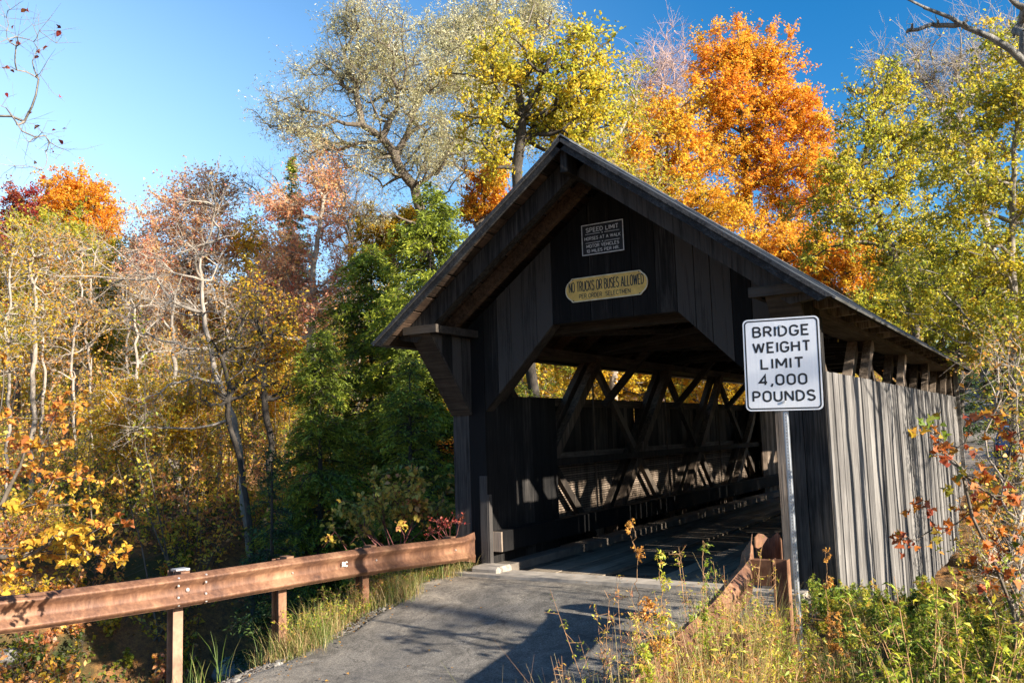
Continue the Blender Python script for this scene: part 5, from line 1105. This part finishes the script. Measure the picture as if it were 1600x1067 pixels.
def gravel(name, C, sz, seed):
    r4 = np.random.default_rng(seed); oc = np.array([(1, 0, 0), (0, 1, 0), (-1, 0, 0), (0, -1, 0), (0, 0, 1), (0, 0, -1)], float); fc = np.array([(0, 1, 4, 4), (1, 2, 4, 4), (2, 3, 4, 4), (3, 0, 4, 4)])[:, :3]
    a = r4.uniform(0, 6.3, len(C)); c, s_ = np.cos(a), np.sin(a); V = oc[None]*r4.uniform(.5, 1.2, (len(C), 6, 1))*sz[:, None, None]*np.array([1, .8, .6])
    V = np.stack([V[..., 0]*c[:, None]-V[..., 1]*s_[:, None], V[..., 0]*s_[:, None]+V[..., 1]*c[:, None], V[..., 2]], -1)+C[:, None]
    F = (np.arange(len(C))*6)[:, None, None]+fc[None]; return tag(link(name, mesh_np(name, V.reshape(-1, 3), F.reshape(-1, 3)), M_grav), kind='stuff')
M_grav = simple('gravel_stones', (.19, .17, .145), .95, 0, .5, 9, .3)
n = 9000; y_ = rr.uniform(-7.5, -.4, n); side = rr.uniform(size=n) < .62; x_ = np.where(side, -2.42+.10*np.sin(y_*2.3)+.05*np.sin(y_*7.1)+rr.normal(-.04, .10, n), 2.30+.07*np.sin(y_*1.9+1)+rr.normal(0, .12, n))
inn = np.where(side, x_ > -2.42+.10*np.sin(y_*2.3)+.05*np.sin(y_*7.1), x_ < 2.30+.07*np.sin(y_*1.9+1)); z_ = np.where(inn, zroad(y_)+.0, ground(x_, y_)+.004); gravel('gravel', np.c_[x_, y_, z_], rr.gamma(2.2, .0045, n)+.003, 5)
n = 2600; x_ = rr.uniform(-2.3, 2.2, n); y_ = rr.uniform(-7, -.3, n); gravel('gravel', np.c_[x_, y_, zroad(y_)+.012], rr.gamma(2, .0016, n)+.002, 6)

# parked car seen between the branches beyond the far end of the bridge
def car():
    p = W(1590, 720, 26); x, y = p[0]+.4, p[1]; z = float(ground(np.array([x]), np.array([y]))[0])
    c = empty('parked_car', (x, y, z), 'dark blue car parked beyond the bridge, mostly hidden by branches at the right edge', 'car')
    prof = [(-2.2, .35), (-2.25, .75), (-2.1, .98), (-1.7, 1.05), (-1.35, 1.42), (-.2, 1.50), (.45, 1.42), (1.1, 1.02), (2.0, .90), (2.22, .70), (2.2, .35)]
    mb = MB(); n = len(prof); secs = []
    for u, ins in ((-1, .10), (-.92, .0), (.92, 0), (1, .10)):
        secs.append([(x+u*.88*(1-(.16 if zz > 1.1 else 0)), y+yy*(1-ins*.15), z+zz-(ins*.25 if zz > .5 else 0)) for yy, zz in prof])
    vs = [q for s in secs for q in s]; fs = []
    for i in range(3):
        for j in range(n): fs.append((i*n+j, i*n+(j+1) % n, (i+1)*n+(j+1) % n, (i+1)*n+j))
    fs += [tuple(range(n)), tuple(3*n+j for j in range(n))]; mb.add(vs, fs)
    mp = simple('dark_blue_paint', (.015, .045, .14), .25, .2, .05, 2, 0); gl_ = simple('car_glass', (.02, .03, .04), .05, 0, .05, 2, 0); tyr = simple('tyre_rubber', (.02, .02, .02), .9, 0, .1)
    mb.build('body', mp, c, .03)
    mb = MB(); mb.hexa([(x-.62, y-1.74, z+1.06), (x+.62, y-1.74, z+1.06), (x+.62, y-1.60, z+1.06), (x-.62, y-1.60, z+1.06), (x-.56, y-1.42, z+1.38), (x+.56, y-1.42, z+1.38), (x+.56, y-1.30, z+1.38), (x-.56, y-1.30, z+1.38)]); mb.build('rear_window', gl_, c)
    for s in (-1, 1):
        mb = MB(); mb.hexa([(x+s*.80, y-1.2, z+1.02), (x+s*.83, y-1.2, z+1.02), (x+s*.83, y+.85, z+1.02), (x+s*.80, y+.85, z+1.02), (x+s*.73, y-1.0, z+1.36), (x+s*.765, y-1.0, z+1.36), (x+s*.765, y+.35, z+1.36), (x+s*.73, y+.35, z+1.36)]); mb.build('side_window', gl_, c)
        mb = MB(); mb.box((x+s*.70-.12, y-2.275, z+.78), (x+s*.70+.12, y-2.20, z+.92)); mb.build('tail_light', simple('tail_light_red', (.45, .02, .015), .3), c)
        for yy in (-1.35, 1.35):
            mb = MB(); mb.tube([(x+s*.70, y+yy, z+.32), (x+s*.89, y+yy, z+.32)], .32, 20); wh = mb.build('wheel', tyr, c)
            mb = MB(); mb.tube([(x+s*.86, y+yy, z+.32), (x+s*.905, y+yy, z+.32)], .19, 16); mb.build('rim', M_galv, wh)
    mb = MB(); mb.box((x-.85, y-2.31, z+.36), (x+.85, y-2.2, z+.56)); mb.build('bumper', simple('bumper_grey', (.2, .2, .21), .5), c)
car()
